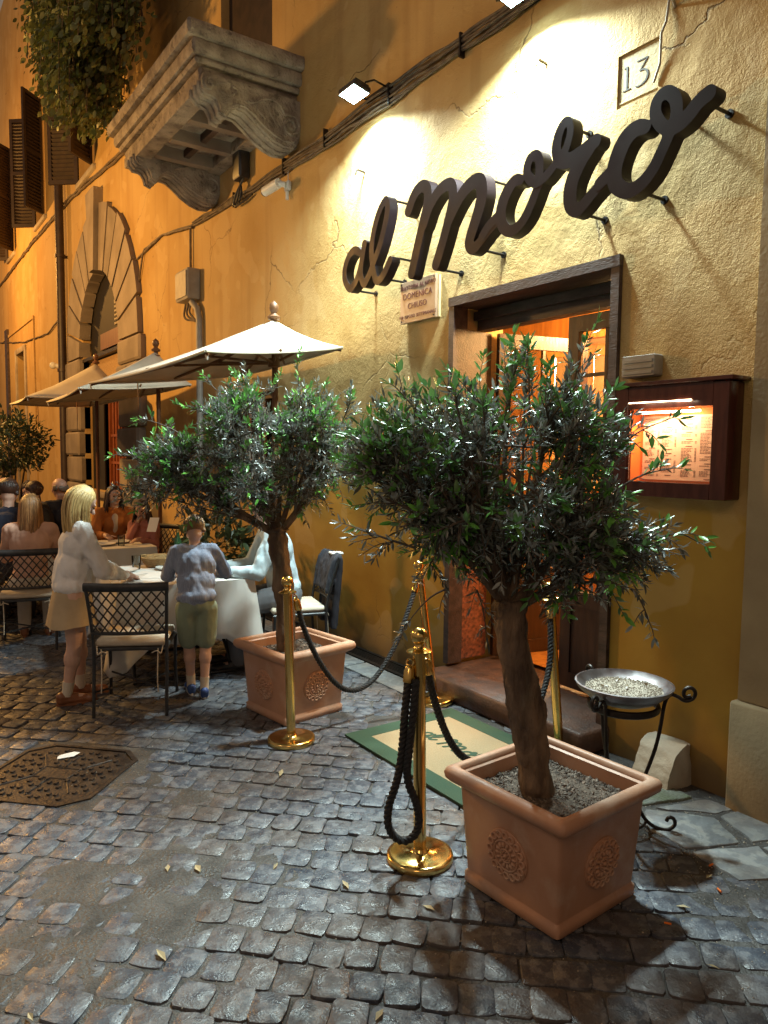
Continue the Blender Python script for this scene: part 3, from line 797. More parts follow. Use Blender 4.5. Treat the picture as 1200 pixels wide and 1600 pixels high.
# cobbles laid in courses at about 45 degrees to the facade
rnd = random.Random(11)
def stone_variant(seed):
    r = random.Random(seed)
    n = 12; base = []
    for k in range(4):
        a = k*PI/2; ca, sa = math.cos(a), math.sin(a)
        for (u, w) in ((.5+r.uniform(-.02, .025), r.uniform(-.1, .1)), (.49+r.uniform(-.03, .015), .40+r.uniform(-.06, .03)), (.41+r.uniform(-.06, .03), .49+r.uniform(-.03, .015))):
            base.append((u*ca-w*sa, u*sa+w*ca))
    dx, dy = r.uniform(-.04, .04), r.uniform(-.04, .04)
    vs = []; fs = []
    for sc, z in ((1.0, -.05), (1.0, -.0080), (.972, -.0016), (.915, .0)):
        for (x, y) in base: vs.append((x*sc*.134, y*sc*.1205, z if z < -.02 else z+r.uniform(-.0012, .0012)))
    vs.append((dx*.12, dy*.12, r.uniform(-.0022, .0006)))
    for i in range(3):
        for k in range(n):
            l = (k+1) % n; fs.append((i*n+k, i*n+l, (i+1)*n+l, (i+1)*n+k))
    for k in range(n): fs.append((3*n+k, 3*n+(k+1) % n, 4*n))
    return vs, fs
VAR = [stone_variant(s) for s in range(24)]
VM = []
for v_, f_ in VAR:
    mb = MB(); mb.v = list(v_); mb.f = list(f_)
    me = mb.mesh('cobblestone', True, True, 32); me.materials.append(MT['basalt']); VM.append(me)
def keepout(x, y):
    if (x-.75)**2 < .0: return True
    a, b = (x-.74), (y-4.06)
    u, v_ = (a+b)*.7071, (a-b)*.7071
    if abs(u) < .36 and abs(v_) < .36: return True             # manhole cover
    if x > 3.02 and y > 3.9: return True                        # slabs along the wall
    if x > 3.30: return True
    if x > 2.80 and 1.2 < y < 2.75: return True                 # patched cement slabs
    if 2.38 < x < 3.2 and 2.65 < y < 3.55: return True           # under the mat
    return False
stones = []
a48 = R(47)
pu, pv_ = .138, .124
for i in range(-90, 150):
    for j in range(-130, 90):
        uu = i*pu; vv = (j+.5*(i % 2)*.6)*pv_
        x = uu*math.cos(a48)+vv*math.sin(a48)+1.5; y = uu*math.sin(a48)-vv*math.cos(a48)+2.6
        if not (-1.6 < x < 3.42 and .25 < y < 17): continue
        if x < -1.6+(y*.0): continue
        wx = .05*mnoise.noise((x*.55, y*.55, 5)); wy = .05*mnoise.noise((x*.55, y*.55, 9))
        x += wx*2+rnd.uniform(-.006, .006); y += wy*2+rnd.uniform(-.006, .006)
        # only what the street camera side can see plus a margin
        az = math.degrees(math.atan2(x, y))
        if az < -6 and y > 1.5: continue
        if keepout(x, y): continue
        d = Vector((x, y, -1.7))
        dep = d.dot(fw)
        inside = dep > .3 and abs(d.dot(r2)/dep*1150) < 640 and abs(d.dot(u2)/dep*1150) < 860
        stones.append((dep if inside else dep+100, x, y))
stones.sort()
big = MB()
for k, (dep, x, y) in enumerate(stones):
    vi = rnd.randrange(24); rot = a48+rnd.choice((0, PI))+rnd.uniform(-.09, .09)
    sx, sy = rnd.uniform(.95, 1.06), rnd.uniform(.95, 1.05)
    if rnd.random() < .1: sx *= .9
    if int(round(rot/(PI/2)+.2)) % 2 == 0: pass
    mz = mortar_z(x, y)
    z = rnd.uniform(-.004, .004)
    if mz > -.006: z = rnd.uniform(-.0035, .0045)
    Mx = Matrix.Translation((x, y, z)) @ Euler((rnd.uniform(-.014, .014), rnd.uniform(-.014, .014), rot)).to_matrix().to_4x4() @ Matrix.Diagonal((sx, sy, 1, 1))
    if k < 300:
        o = bpy.data.objects.new('cobblestone', VM[vi]); COL.objects.link(o); o.parent = pave; set_world(o, Mx)
    else:
        if y > 10 and dep > 100: continue
        v_, f_ = VAR[vi]; big.add(v_, f_, Mx)
o = stuff(big.build('cobblestones', 'basalt', pave, recalc=False, angle=32))

# slabs beside the wall
def slab_poly(pts, z, mt, parent, name='stone_slab', zb=-.05):
    if name == 'flagstone':
        q_ = []
        for a, b in zip(pts, pts[1:]+pts[:1]):
            for u in (0, .2, .4, .6, .8): q_.append((a[0]+(b[0]-a[0])*u+rnd.uniform(-.008, .008), a[1]+(b[1]-a[1])*u+rnd.uniform(-.008, .008)))
        pts = q_
    mb = MB(); mb.prism(pts, zb, z-.006, 'Z')
    c = (sum(p[0] for p in pts)/len(pts), sum(p[1] for p in pts)/len(pts))
    ins = [(c[0]+(p[0]-c[0])*.975, c[1]+(p[1]-c[1])*.975) for p in pts]
    n = len(pts)
    mb.v += [(p[0], p[1], z) for p in ins]
    b = 2*n
    mb.f = [f for f in mb.f if f != tuple(range(2*n-1, n-1, -1))]
    for i in range(n): mb.f.append((n+i, n+(i+1) % n, b+(i+1) % n, b+i))
    mb.f.append(tuple(range(b, b+n)))
    return mb.build(name, mt, parent, angle=60)
yy = 3.95
for k, L in enumerate((.95, .8, 1.0, .9, .85, 1.0, 1.1, .9, 1.0, 1.2, 1.0, 1.0)):
    slab_poly([(3.03, yy), (3.24, yy+.01), (3.24, yy+L-.012), (3.03, yy+L-.02)], .006, 'slab', pave); yy += L
# ribbed iron drain grating between slabs and wall
gr = MB().box(3.255, 3.285, 4.2, 9.0, -.03, .008).box(3.42, 3.447, 4.2, 9.0, -.03, .008)
gt = gr.build('drain_grating', 'iron', pave)
g2 = MB()
for k in range(6): g2.box(3.292+k*.021, 3.303+k*.021, 4.2, 9.0, -.03, .004)
g2.build('grating_bar', 'iron', gt)
# irregular pale flagstones in the right corner
flags = [([(2.98, 2.12), (3.30, 2.02), (3.33, 2.30), (3.08, 2.42), (2.95, 2.30)], .012, 'mossy'), ([(2.84, 2.36), (2.93, 2.33), (3.06, 2.45), (2.98, 2.56), (2.86, 2.5)], .008, 'slab'),
         ([(2.82, 2.02), (2.96, 2.10), (2.93, 2.29), (2.82, 2.32)], .010, 'mossy'), ([(2.84, 1.76), (3.08, 1.66), (3.20, 1.84), (3.00, 2.08), (2.86, 1.98)], .009, 'slab'),
         ([(3.13, 1.62), (3.42, 1.52), (3.44, 1.82), (3.24, 1.83)], .007, 'slab'), ([(3.24, 1.87), (3.36, 1.84), (3.34, 1.98), (3.05, 2.06)], .005, 'slab'),
         ([(2.80, 1.50), (3.02, 1.38), (3.12, 1.60), (2.84, 1.73)], .006, 'slab'), ([(3.06, 1.34), (3.4, 1.2), (3.45, 1.48), (3.13, 1.58)], .006, 'slab')]
for pts, z, mt in flags: slab_poly(pts, z, mt, pave, 'flagstone')

# cast iron cover, turned 45 degrees
mh = thing('manhole_cover', 'rusty cast iron manhole cover with chevron studs, set in the cobbles at the left', 'manhole cover', (.74, 4.06, .0005), R(45))
s = .31; c = .10
octp = [(-s+c, -s), (s-c, -s), (s, -s+c), (s, s-c), (s-c, s), (-s+c, s), (-s, s-c), (-s, -s+c)]
MB().prism(octp, -.03, .002, 'Z').build('plate', 'cast_iron', mh, angle=30)
rim = MB()
so = .34; co = .11
oo = [(-so+co, -so), (so-co, -so), (so, -so+co), (so, so-co), (so-co, so), (-so+co, so), (-so, so-co), (-so, -so+co)]
ii = [(x*.935, y*.935) for x, y in oo]
for i in range(8):
    j = (i+1) % 8
    rim.add([(*oo[i], -.03), (*oo[j], -.03), (*ii[j], -.03), (*ii[i], -.03), (*oo[i], .007), (*oo[j], .007), (*ii[j], .007), (*ii[i], .007)], [(4, 5, 6, 7), (0, 1, 5, 4), (2, 3, 7, 6)])
rim.build('frame', 'cast_iron', mh)
st = MB()
for i in range(-7, 8):
    for j in range(-7, 8):
        x, y = i*.038, j*.038
        if abs(x)+abs(y) > .48 or max(abs(x), abs(y)) > .28: continue
        if abs(x) < .06 and abs(y) < .10: continue
        if (i+(1 if (j//2) % 2 else 0)) % 2 == 0 and abs(abs(x)-abs(y)) > .02:
            w = .013; st.box(x-w, x+w, y-w*.7, y+w*.7, .0, .0095, bev=.003)
stuff(st.build('stud', 'cast_iron', mh))
rb = MB()
for pts in ([(-.06, -.1), (.06, -.1), (.06, .1), (-.06, .1), (-.06, -.1)], [(-.25, .0), (-.06, .0)], [(.06, 0), (.25, 0)], [(-.2, -.2), (-.06, -.1)], [(.06, .1), (.2, .2)], [(-.2, .2), (-.06, .1)], [(.06, -.1), (.2, -.2)]):
    rb.tube([(x, y, .002) for x, y in pts], .005, 6)
rb.build('raised_ribs', 'cast_iron', mh)
tag(MB().add([(-.055, -.02, .0), (.03, -.035, .002), (.07, -.01, .006), (.045, .03, .003), (-.04, .025, .001), (0, 0, .009)], [(0, 1, 5), (1, 2, 5), (2, 3, 5), (3, 4, 5), (4, 0, 5)]).build('paper_scrap', 'whitepaper', None, smooth=False, loc=(.83, 4.25, .008)), 'crumpled white paper scrap lying on the manhole cover', 'litter')

# fallen leaves and crumbs on the stones
lme = MB().add([(-.028, 0, 0), (0, -.011, .004), (.028, 0, .001), (0, .011, .006), (0, 0, .0)], [(0, 1, 4), (1, 2, 4), (2, 3, 4), (3, 0, 4)]).mesh('fallen_leaf'); lme.materials.append(MT['dryleaf'])
lv = [(1.30, 2.62, 'small dry leaf in the cobbles halfway between manhole and nearest brass post'), (1.47, 2.35, 'small dry leaf in the cobbles left of the nearest brass post base'), (1.03, 2.78, 'right one of two dry leaves lying close together in the left foreground'),
      (.93, 2.85, 'left one of two dry leaves lying close together in the left foreground'), (.74, 2.35, 'lone dry leaf on the grey stones low in the left foreground'), (.33, 2.30, 'yellow dry leaf at the left edge of the picture'),
      (2.24, 1.27, 'pale dry leaf right of the nearest planter near the lower right corner'), (1.72, 3.40, 'small dry leaf between the two brass posts and the doormat corner'),
      (2.72, 1.58, 'dry leaf at the foot scroll of the ashtray stand'), (2.45, 1.52, 'dry leaf between the nearest planter and the ashtray stand foot'), (1.2, 1.72, 'dry leaf at the bottom edge of the pavement, left of the planter'), (1.65, 2.05, 'dry leaf just below the nearest brass post base')]
for k, (x, y, lb) in enumerate(lv):
    o = mesh_obj('fallen_leaf', lme, None, (x, y, .007), (rnd.uniform(-.2, .2), rnd.uniform(-.2, .2), rnd.uniform(0, 6.28)), (rnd.uniform(.7, 1.2),)*3)
    tag(o, lb, 'leaf', 'dry leaves on the pavement')

gm = MB()
for k in range(2600):
    x, y = rnd.uniform(.2, 3.3), rnd.uniform(1.1, 5.2)
    if rnd.random() < .5: x, y = rnd.gauss(3.0, .25), rnd.gauss(1.9, .5)
    if x > 3.4: continue
    r = rnd.uniform(.0015, .0042)*(1.5 if rnd.random() < .06 else 1)
    gm.add([(r, 0, 0), (0, r*.8, 0), (-r, 0, 0), (0, -r*.9, 0), (0, 0, r*.8), (0, 0, -r*.6)], [(0, 1, 4), (1, 2, 4), (2, 3, 4), (3, 0, 4), (1, 0, 5), (2, 1, 5), (3, 2, 5), (0, 3, 5)], Matrix.Translation((x, y, max(mortar_z(x, y), -.002)+.002)))
stuff(gm.build('grit', 'sand', pave, smooth=False, recalc=False))
for k, (x, y) in enumerate(((2.80, 1.62), (2.66, 1.50), (2.31, 1.49))):
    o = MB().tube([(-.012, 0, .0), (.012, 0, 0)], .004, 6).build('cigarette_butt', 'orangemat', None, loc=(x, y, .011)); o.rotation_euler = (0, 0, k*1.1)
    tag(o, ['orange cigarette butt on the ground beside the ashtray foot scroll', 'orange cigarette butt on the stones between ashtray and planter shadow', 'orange cigarette butt tight against the right base of the nearest planter'][k], 'cigarette butt')

# ------------------------------------------------------------------ DOORMAT
dm = thing('doormat', 'large tan coir doormat with green border and script lettering in front of the doorway', 'doormat', (2.70, 3.05, 0))
x0, x1, y0_, y1_ = -.43, .40, -.62, .60
b_ = .115
z0_, z1_ = .007, .019
for q in ((x0, x1, y0_, y0_+b_), (x0, x1, y1_-b_, y1_), (x0, x0+b_, y0_+b_, y1_-b_), (x1-b_, x1, y0_+b_, y1_-b_)):
    MB().box(q[0]+.0004, q[1]-.0004, q[2], q[3], z0_, z1_).build('border', 'matgreen', dm)
MB().box(x0+b_+.001, x1-b_-.001, y0_+b_+.001, y1_-b_-.001, z0_, z1_-.001).build('mat_field', 'coir', dm)

# ------------------------------------------------------------------ THE SIGN
SIGN = {'a':[[(5.016,3.281),(5.066,3.306),(5.121,3.304),(5.177,3.269),(5.219,3.212),(5.234,3.149),(5.213,3.08),(5.152,3.022),(5.101,3.034),(5.035,3.089),(4.977,3.199),(4.941,3.328)],[(4.936,3.327),(4.967,3.242),(4.985,3.16),(4.986,3.091),(4.942,3.023),(4.895,3.051),(4.843,3.104)]],'l':[[(4.854,3.089),(4.803,3.163),(4.733,3.254),(4.671,3.372),(4.634,3.471),(4.628,3.534),(4.65,3.581),(4.694,3.562),(4.748,3.505),(4.792,3.428),(4.824,3.341),(4.837,3.243),(4.823,3.156),(4.802,3.079),(4.77,3.017),(4.719,3.014),(4.651,3.061),(4.589,3.131)]],'m':[[(4.365,3.43),(4.315,3.503),(4.255,3.549),(4.189,3.553),(4.145,3.515),(4.143,3.45),(4.168,3.367),(4.209,3.266),(4.257,3.145),(4.317,2.985)],[(4.183,3.292),(4.126,3.388),(4.053,3.452),(3.982,3.485),(3.912,3.487),(3.876,3.453),(3.87,3.389),(3.892,3.315),(3.939,3.196),(3.992,3.082),(4.04,2.993)],[(3.905,3.25),(3.848,3.322),(3.782,3.384),(3.708,3.423),(3.64,3.431),(3.598,3.404),(3.587,3.336),(3.603,3.27),(3.637,3.196),(3.676,3.122),(3.7,3.061),(3.678,3.02),(3.641,3.018),(3.588,3.048),(3.51,3.1),(3.433,3.134)]],'o':[[(3.576,3.069),(3.525,3.116),(3.448,3.155)],[(3.249,3.323),(3.297,3.332),(3.352,3.294),(3.392,3.237),(3.411,3.174),(3.396,3.102),(3.34,3.049),(3.271,3.052),(3.206,3.095),(3.158,3.159),(3.122,3.22),(3.097,3.266)],[(3.093,3.26),(3.147,3.283),(3.191,3.331),(3.196,3.382),(3.171,3.423),(3.129,3.426),(3.102,3.391),(3.097,3.331),(3.101,3.267)]],'r':[[(3.124,3.269),(3.057,3.281),(2.993,3.32),(2.952,3.349),(2.911,3.378),(2.886,3.426),(2.873,3.483),(2.89,3.532),(2.924,3.531),(2.957,3.486),(2.971,3.433),(2.968,3.385),(2.937,3.335),(2.875,3.32),(2.808,3.33),(2.699,3.364)],[(2.737,3.342),(2.787,3.298),(2.825,3.249),(2.853,3.196),(2.864,3.138),(2.855,3.074),(2.816,3.038),(2.77,3.052),(2.713,3.092),(2.658,3.126),(2.603,3.159)]],'o2':[[(2.663,3.134),(2.582,3.176)],[(2.389,3.329),(2.439,3.34),(2.499,3.314),(2.544,3.251),(2.568,3.172),(2.551,3.095),(2.478,3.046),(2.402,3.059),(2.337,3.11),(2.292,3.178),(2.263,3.229),(2.241,3.275)],[(2.241,3.262),(2.298,3.308),(2.333,3.375),(2.324,3.432),(2.281,3.453),(2.237,3.423),(2.215,3.365),(2.223,3.302),(2.248,3.257)],[(2.257,3.274),(2.195,3.279),(2.144,3.307),(2.101,3.343),(2.052,3.363)]]}
def stroke_w(k, si, n):
    w = stroke_w0(k, si, n)
    return [q*.76 for q in w] if hasattr(w, '__len__') else w*.76
def stroke_w0(k, si, n):
    if k in 'al': return .082
    if k == 'm': return [.11]*n if si < 2 else [.10, .11, .12, .125, .125, .13, .13, .13, .125, .12, .11, .10, .09, .085, .085, .08][:n]
    if k == 'o': return .085 if si == 0 else ([.08, .095, .11, .115, .115, .105, .09, .085, .085, .085, .08, .08][:n] if si == 1 else .08)
    if k == 'r': return [.08, .075, .07, .07, .07, .065, .06, .06, .075, .085, .09, .09, .10, .11, .11, .10][:n] if si == 0 else [.11, .12, .125, .125, .125, .115, .10, .09, .085, .085, .085][:n]
    if k == 'o2': return .09 if si == 0 else ([.09, .11, .125, .13, .125, .115, .10, .095, .09, .085, .085, .085][:n] if si == 1 else (.085 if si == 2 else .10))
sign = thing('restaurant_sign', 'large dark metal script letters reading al moro, mounted on pins over the doorway', 'sign', (3.26, 3.6, 3.2))
Ms = Matrix.Translation((3.26, 0, 0)) @ WALLM
for idx, (k, sts) in enumerate(SIGN.items()):
    st2 = [([(-p[0], p[1]) for p in s], stroke_w(k, i, len(s))) for i, s in enumerate(sts)]
    me = strokes_mesh('letter', st2, (.074+.0016*idx), 'signmetal', step=.006)
    o = mesh_obj('letter', me, None)
    o.parent = sign; set_world(o, Ms)
pins = [(5.10, 3.0), (4.60, 3.16), (4.70, 3.02), (4.03, 2.96), (4.18, 3.56), (3.61, 3.0), (3.56, 3.42), (2.93, 3.53), (2.80, 3.02), (2.42, 3.03), (2.08, 3.34), (2.35, 3.44), (4.62, 3.58)]
for (y, z) in pins:
    p = MB().tube([(3.30-3.26, y-3.6, z-3.2), (W+.02-3.26, y-3.6, z-3.2)], .009, 8)
    p.tube([(W-.012-3.26, y-3.6, z-3.2), (W+.001-3.26, y-3.6, z-3.2)], .022, 10).build('mounting_pin', 'iron', sign)
# small script on the doormat reusing the same strokes
mt_s = []
for i, (k, sts) in enumerate(SIGN.items()):
    for s in sts: mt_s.append(([((-p[0]+3.65)*.19, (p[1]-3.2)*.22) for p in s], .018))
me = strokes_mesh('script_lettering', mt_s, .001, 'matgreen', step=.003)
o = mesh_obj('script_lettering', me, dm, (-.01, .05, z1_+.0008), (0, 0, R(90+180)))

# plaque with closing day
pq = thing('closing_day_plaque', 'small cream plaque with red lettering about Sunday closing, left above the door', 'plaque', (W, 4.485, 2.848))
Mp = Matrix.Translation((W, 4.485, 2.848)) @ WALLM
def wall_part(name, mb, mt, parent, M, **kw):
    o = mb.build(name, mt, parent, **kw); set_world(o, M); return o
wall_part('board', MB().box(-.215, .215, -.155, .155, .02, .045, bev=.003), 'plaque', pq, Mp)
wall_part('backing', MB().box(-.18, .225, -.150, .150, -.005, .019), 'cream', pq, Mp)
for txt, sz, yy in (('TRATTORIA AL MORO', .042, .095), ('DOMENICA', .066, .022), ('CHIUSO', .062, -.052), ('PER RIPOSO SETTIMANALE', .037, -.122)):
    me = text_mesh('lettering', txt, sz, .0008, 'letterred', spacing=1.05)
    o = mesh_obj('lettering', me, pq); set_world(o, Mp @ Matrix.Translation((0, yy, .0465)))
for sx in (-1, 1):
    for sy in (-1, 1):
        wall_part('screw', MB().lathe([(.006, 0), (.006, .004), (.003, .006)], 8), 'iron', pq, Mp @ Matrix.Translation((sx*.198, sy*.138, .044)))

# menu case
mc = thing('menu_case', 'dark red wooden menu case with lit orange interior on the wall right of the door', 'menu case', (W, 2.265, 1.775))
Mm = Matrix.Translation((W, 2.265, 1.775)) @ WALLM
fwid, fh, dp = .325, .285, .13
wall_part('case_frame', MB().box(-fwid, -fwid+.085, -fh, fh, 0, dp, bev=.006).box(fwid-.085, fwid, -fh, fh, 0, dp, bev=.006).box(-fwid+.085, fwid-.085, fh-.115, fh, .003, dp-.002).box(-fwid+.085, fwid-.085, -fh, -fh+.075, .003, dp-.002), 'redwood', mc, Mm)
wall_part('top_board', MB().box(-fwid-.02, fwid+.03, fh+.002, fh+.022, 0, dp+.03, bev=.004), 'redwood', mc, Mm)
wall_part('back_panel', MB().box(-fwid+.085, fwid-.085, -fh+.075, fh-.115, .004, .02), 'orangemat', mc, Mm)
wall_part('inner_side', MB().box(-fwid+.086, -fwid+.092, -fh+.075, fh-.115, .02, dp-.03), 'orangemat', mc, Mm)
sheet = wall_part('menu_sheet', MB().box(-.215, .228, -.200, .135, .0215, .0245), 'paper', mc, Mm)
pr = MB(); r3 = random.Random(3)
for cx0, cx1 in ((-.200, -.115), (-.100, -.015), (.015, .10), (.12, .210)):
    y = .12
    while y > -.185:
        if r3.random() < .12:
            y -= .010; m_ = (cx0+cx1)/2; pr.box(m_-.018, m_+.018, y-.0016, y+.0016, .0248, .0254); y -= .011; continue
        x = cx0
        e = cx0+(cx1-cx0)*r3.uniform(.45, .78)
        while x < e:
            w_ = r3.uniform(.006, .018); pr.box(x, min(x+w_, e), y-.0013, y+.0013, .0248, .0252); x += w_+.003
        pr.box(cx1-.010, cx1, y-.0013, y+.0013, .0248, .0252)
        y -= .0072
wall_part('printed_lines', pr, 'ink', sheet, Mm, smooth=False)
wall_part('light_tube', MB().tube([(-.19, .150, .10), (.16, .150, .10)], .006, 8), 'lit_tube', mc, Mm)
wall_part('front_light_strip', MB().box(-.235, .115, .2, .2045, dp, dp+.002).box(.05, .13, .197, .2055, dp+.0021, dp+.004), 'lit_tube', mc, Mm)
wall_part('glass_pane', MB().box(-fwid+.088, fwid-.087, -fh+.078, fh-.117, dp-.022, dp-.018), 'glass', mc, Mm)
light('menu_case_light', 'AREA', (W-.08, 2.275, 1.775+.145), 3.6, (1.0, 0.72, 0.42), .38, (0, R(12), R(90)), None, .03)
light('menu_top_light', 'AREA', (W-.165, 2.275, 1.775+.20), .5, (1.0, 0.80, 0.55), .30, (0, 0, R(90)), None, .02)

# metal vent box above the case
vb = thing('wall_vent', 'grey rectangular vent box on the wall above the menu case', 'vent', (W, 2.50, 2.175))
Mv = Matrix.Translation((W, 2.50, 2.175)) @ WALLM
wall_part('housing', MB().box(-.10, .11, -.055, .06, 0, .075, bev=.008), 'greybox', vb, Mv)
for k in range(3): wall_part('slat', MB().box(-.085, .095, -.040+k*.03, -.025+k*.03, .0755, .081), 'greybox', vb, Mv)

# ------------------------------------------------------------------ floodlights
for k, p in enumerate(FLOODS):
    fl = thing('floodlight', ['lit white floodlight on the wall left above the script sign', 'lit white floodlight at the top edge above the right of the sign'][k], 'floodlight', (W, p[1], p[2]+.02), 0, 'floodlights over the sign')
    dx = p[0]-W
    Mt = Matrix.Translation((dx, 0, 0)) @ Matrix.Rotation(R(FT), 4, 'Y')
    Mt = Mt @ Matrix.Diagonal((.8, .8, .8, 1))
    MB().box(-.10, .10, -.15, .15, -.01, .045, M=Mt, bev=.012).build('casing', 'blackplastic', fl)
    fins = MB()
    for j in range(7): fins.box(-.08, .08, -.12+j*.04-.003, -.12+j*.04+.003, .046, .07, M=Mt)
    fins.build('cooling_fins', 'blackplastic', fl)
    MB().box(-.088, .088, -.132, .132, -.0125, -.0105, M=Mt).build('lit_glass', 'lit_flood', fl)
    MB().tube([(dx, -.16, .02), (dx+.08, -.16, .06), (-.02, -.13, .06), (-.0, -.10, .06)], .008, 6).tube([(dx, .16, .02), (dx+.08, .16, .06), (-.02, .13, .06), (0, .10, .06)], .008, 6).box(-.02, .0, -.16, .16, .04, .08).build('bracket', 'iron', fl)

# ------------------------------------------------------------------ cables and wall fittings
def wall_cable(pts, r, off=.02, wob=.012, seed=0, n=14):
    rr = random.Random(seed); out = []
    for (ya, za), (yb, zb) in zip(pts, pts[1:]):
        m = max(2, int(abs(yb-ya)/.25)+1)
        for i in range(m):
            t = i/m; out.append((W-off-rr.uniform(0, .012), ya+(yb-ya)*t, za+(zb-za)*t+rr.uniform(-wob, wob)))
    out.append((W-off, *pts[-1]))
    return out
def smooth_pts(P, it=2):
    P = [Vector(p) for p in P]
    for _ in range(it):
        Q = [P[0]]
        for a, b in zip(P, P[1:]): Q += [a*.75+b*.25, a*.25+b*.75]
        P = Q+[P[-1]]
    return P
cb = thing('cable_bundle', 'bundle of old painted cables strung along the facade below the floodlights', 'cables', (W, 5, 4.46))
for k in range(6):
    pts = wall_cable([(0.8, 4.47+k*.012), (3.2, 4.46+.018*k), (4.6, 4.43+.022*k), (6.0, 4.40+.024*k), (7.6, 4.45+.012*k), (9.2, 4.52+.008*k)], .01, .014+.006*(k % 3), .018, k)
    mb = MB().tube([p-Vector((W, 5, 4.46)) for p in smooth_pts(pts, 1)], .0085+.003*(k % 2), 6)
    mb.build('cable', 'cable', cb)
mb = MB()
for y in (1.5, 2.3, 3.15, 4.05, 4.9, 5.9, 6.7, 7.9): mb.box(-.045, -.0, y-5-.008, y-5+.008, -.05+.0, .11)
stuff(mb.build('cable_clip', 'iron', cb))
c2 = thing('wall_cable', 'thin cable running on past the junction box towards the archway', 'cable', (W, 10, 4.6))
for k in range(2):
    pts = wall_cable([(9.2, 4.50+.03*k), (10.4, 4.66+.03*k), (11.2, 4.64+.02*k), (11.5, 4.2), (11.55, 3.6)] if k else [(9.2, 4.5), (10.4, 4.68), (11.6, 4.60)], .01, .02, .012, 20+k)
    MB().tube([p-Vector((W, 10, 4.6)) for p in smooth_pts(pts, 1)], .014, 6).build('cable', 'cable', c2)
c3 = thing('wall_cable', 'high cable pair running to the left past the tip of the archway', 'cable', (W, 16, 6.6))
for k in range(2):
    pts = wall_cable([(8.6, 6.15), (12.1, 6.32+.05*k), (16.0, 6.63+.06*k), (20, 6.7+.05*k), (27, 6.65)], .012, .03, .02, 30+k)
    MB().tube([p-Vector((W, 16, 6.6)) for p in smooth_pts(pts, 1)], .018, 6).build('cable', 'cable', c3)
c4 = thing('wall_cable', 'thin cable sagging across the orange wall left of the downpipe', 'cable', (W, 20, 4.6))
MB().tube([p-Vector((W, 20, 4.6)) for p in smooth_pts(wall_cable([(16.8, 4.55), (18.4, 4.35), (21.4, 4.5), (26, 5.0)], .01, .02, .01, 5), 2)], .016, 6).build('cable', 'cable', c4)
c5 = thing('wall_cable', 'thin vertical cable hanging down the wall beside the carved number', 'cable', (W, 2.43, 4.2))
MB().tube([(-.008, 0.02, .9), (-.008, .01, .5), (-.009, .0, -.12), (-.012, .01, -.22), (-.02, .012, -.28), (-.03, .03, -.33), (-.012, .045, -.47), (-.010, .08, -.55)], .007, 6).build('cable', 'travertine', c5)
MB().tube([(.01, -.02, -.22), (-.07, -.05, -.20)], .008, 6).build('hook', 'travertine', c5)
for k, (y, z, lb) in enumerate(((3.28, 4.06, 'small bent iron hook in the wall left of the carved number'), (5.29, 4.02, 'small bent iron hook in the wall below the left floodlight'))):
    tag(MB().tube([(.01, 0, 0), (-.07, 0, .005), (-.085, 0, -.01), (-.088, 0, -.035)], .010, 6).build('wall_hook', 'iron', None, loc=(W, y, z)), lb, 'hook', 'iron wall hooks')

# downpipe
dpipe = thing('downpipe', 'tall dark brown downpipe running the full height of the orange facade', 'downpipe', (W-.14, 16.4, 0))
MB().tube([(0, 0, 0), (0, 0, 13.5)], .085, 12).build('pipe', 'pipe', dpipe)
for z in (1.0, 3.3, 5.6, 7.9, 10.2): MB().tube([(0, 0, z), (0, 0, z+.06)], .105, 12).box(.05, .16, -.02, .02, z, z+.05).build('pipe_collar', 'pipe', dpipe)
# junction box with conduit
jb = thing('junction_box', 'grey electrical junction box with white conduit below, left of the first umbrella', 'junction box', (W, 9.22, 3.56))
MB().box(-.17, 0, -.22, .22, .03, .40, bev=.015).build('housing', 'greybox', jb)
MB().box(-.183, -.17, -.19, .19, .06, .37).build('lid', 'greybox', jb)
MB().tube([(-.05, -.28, -2.3), (-.05, -.28, -.22), (-.06, -.25, -.10), (-.08, -.12, -.0)], .042, 10).build('conduit', 'greybox', jb)
for k in range(3): MB().tube(smooth_pts([(-.08, -.1+.1*k, .01), (-.10, -.05+.1*k, -.12-.03*k), (-.06, -.2, -.24)], 2), .014, 6).build('cable', 'cable', jb)
MB().tube([(-.03, .05, .42), (-.03, .04, .95)], .016, 6).build('cable', 'cable', jb)
# black box below the balcony
bb = thing('black_splice_box', 'black cable splice box hanging on the wall between the balcony brackets', 'cable box', (W, 7.62, 4.62))
MB().box(-.13, 0, -.10, .10, .0, .42, bev=.02).box(-.09, 0, -.06, .06, .42, .62, bev=.01).build('housing', 'blackplastic', bb)
for k in range(3): MB().tube(smooth_pts([(-.06, -.05+.05*k, 0), (-.08, .15-.1*k, -.14), (-.05, .25-.06*k, -.24), (-.03, -.2, -.20)], 2), .012, 6).build('cable', 'blackplastic', bb)
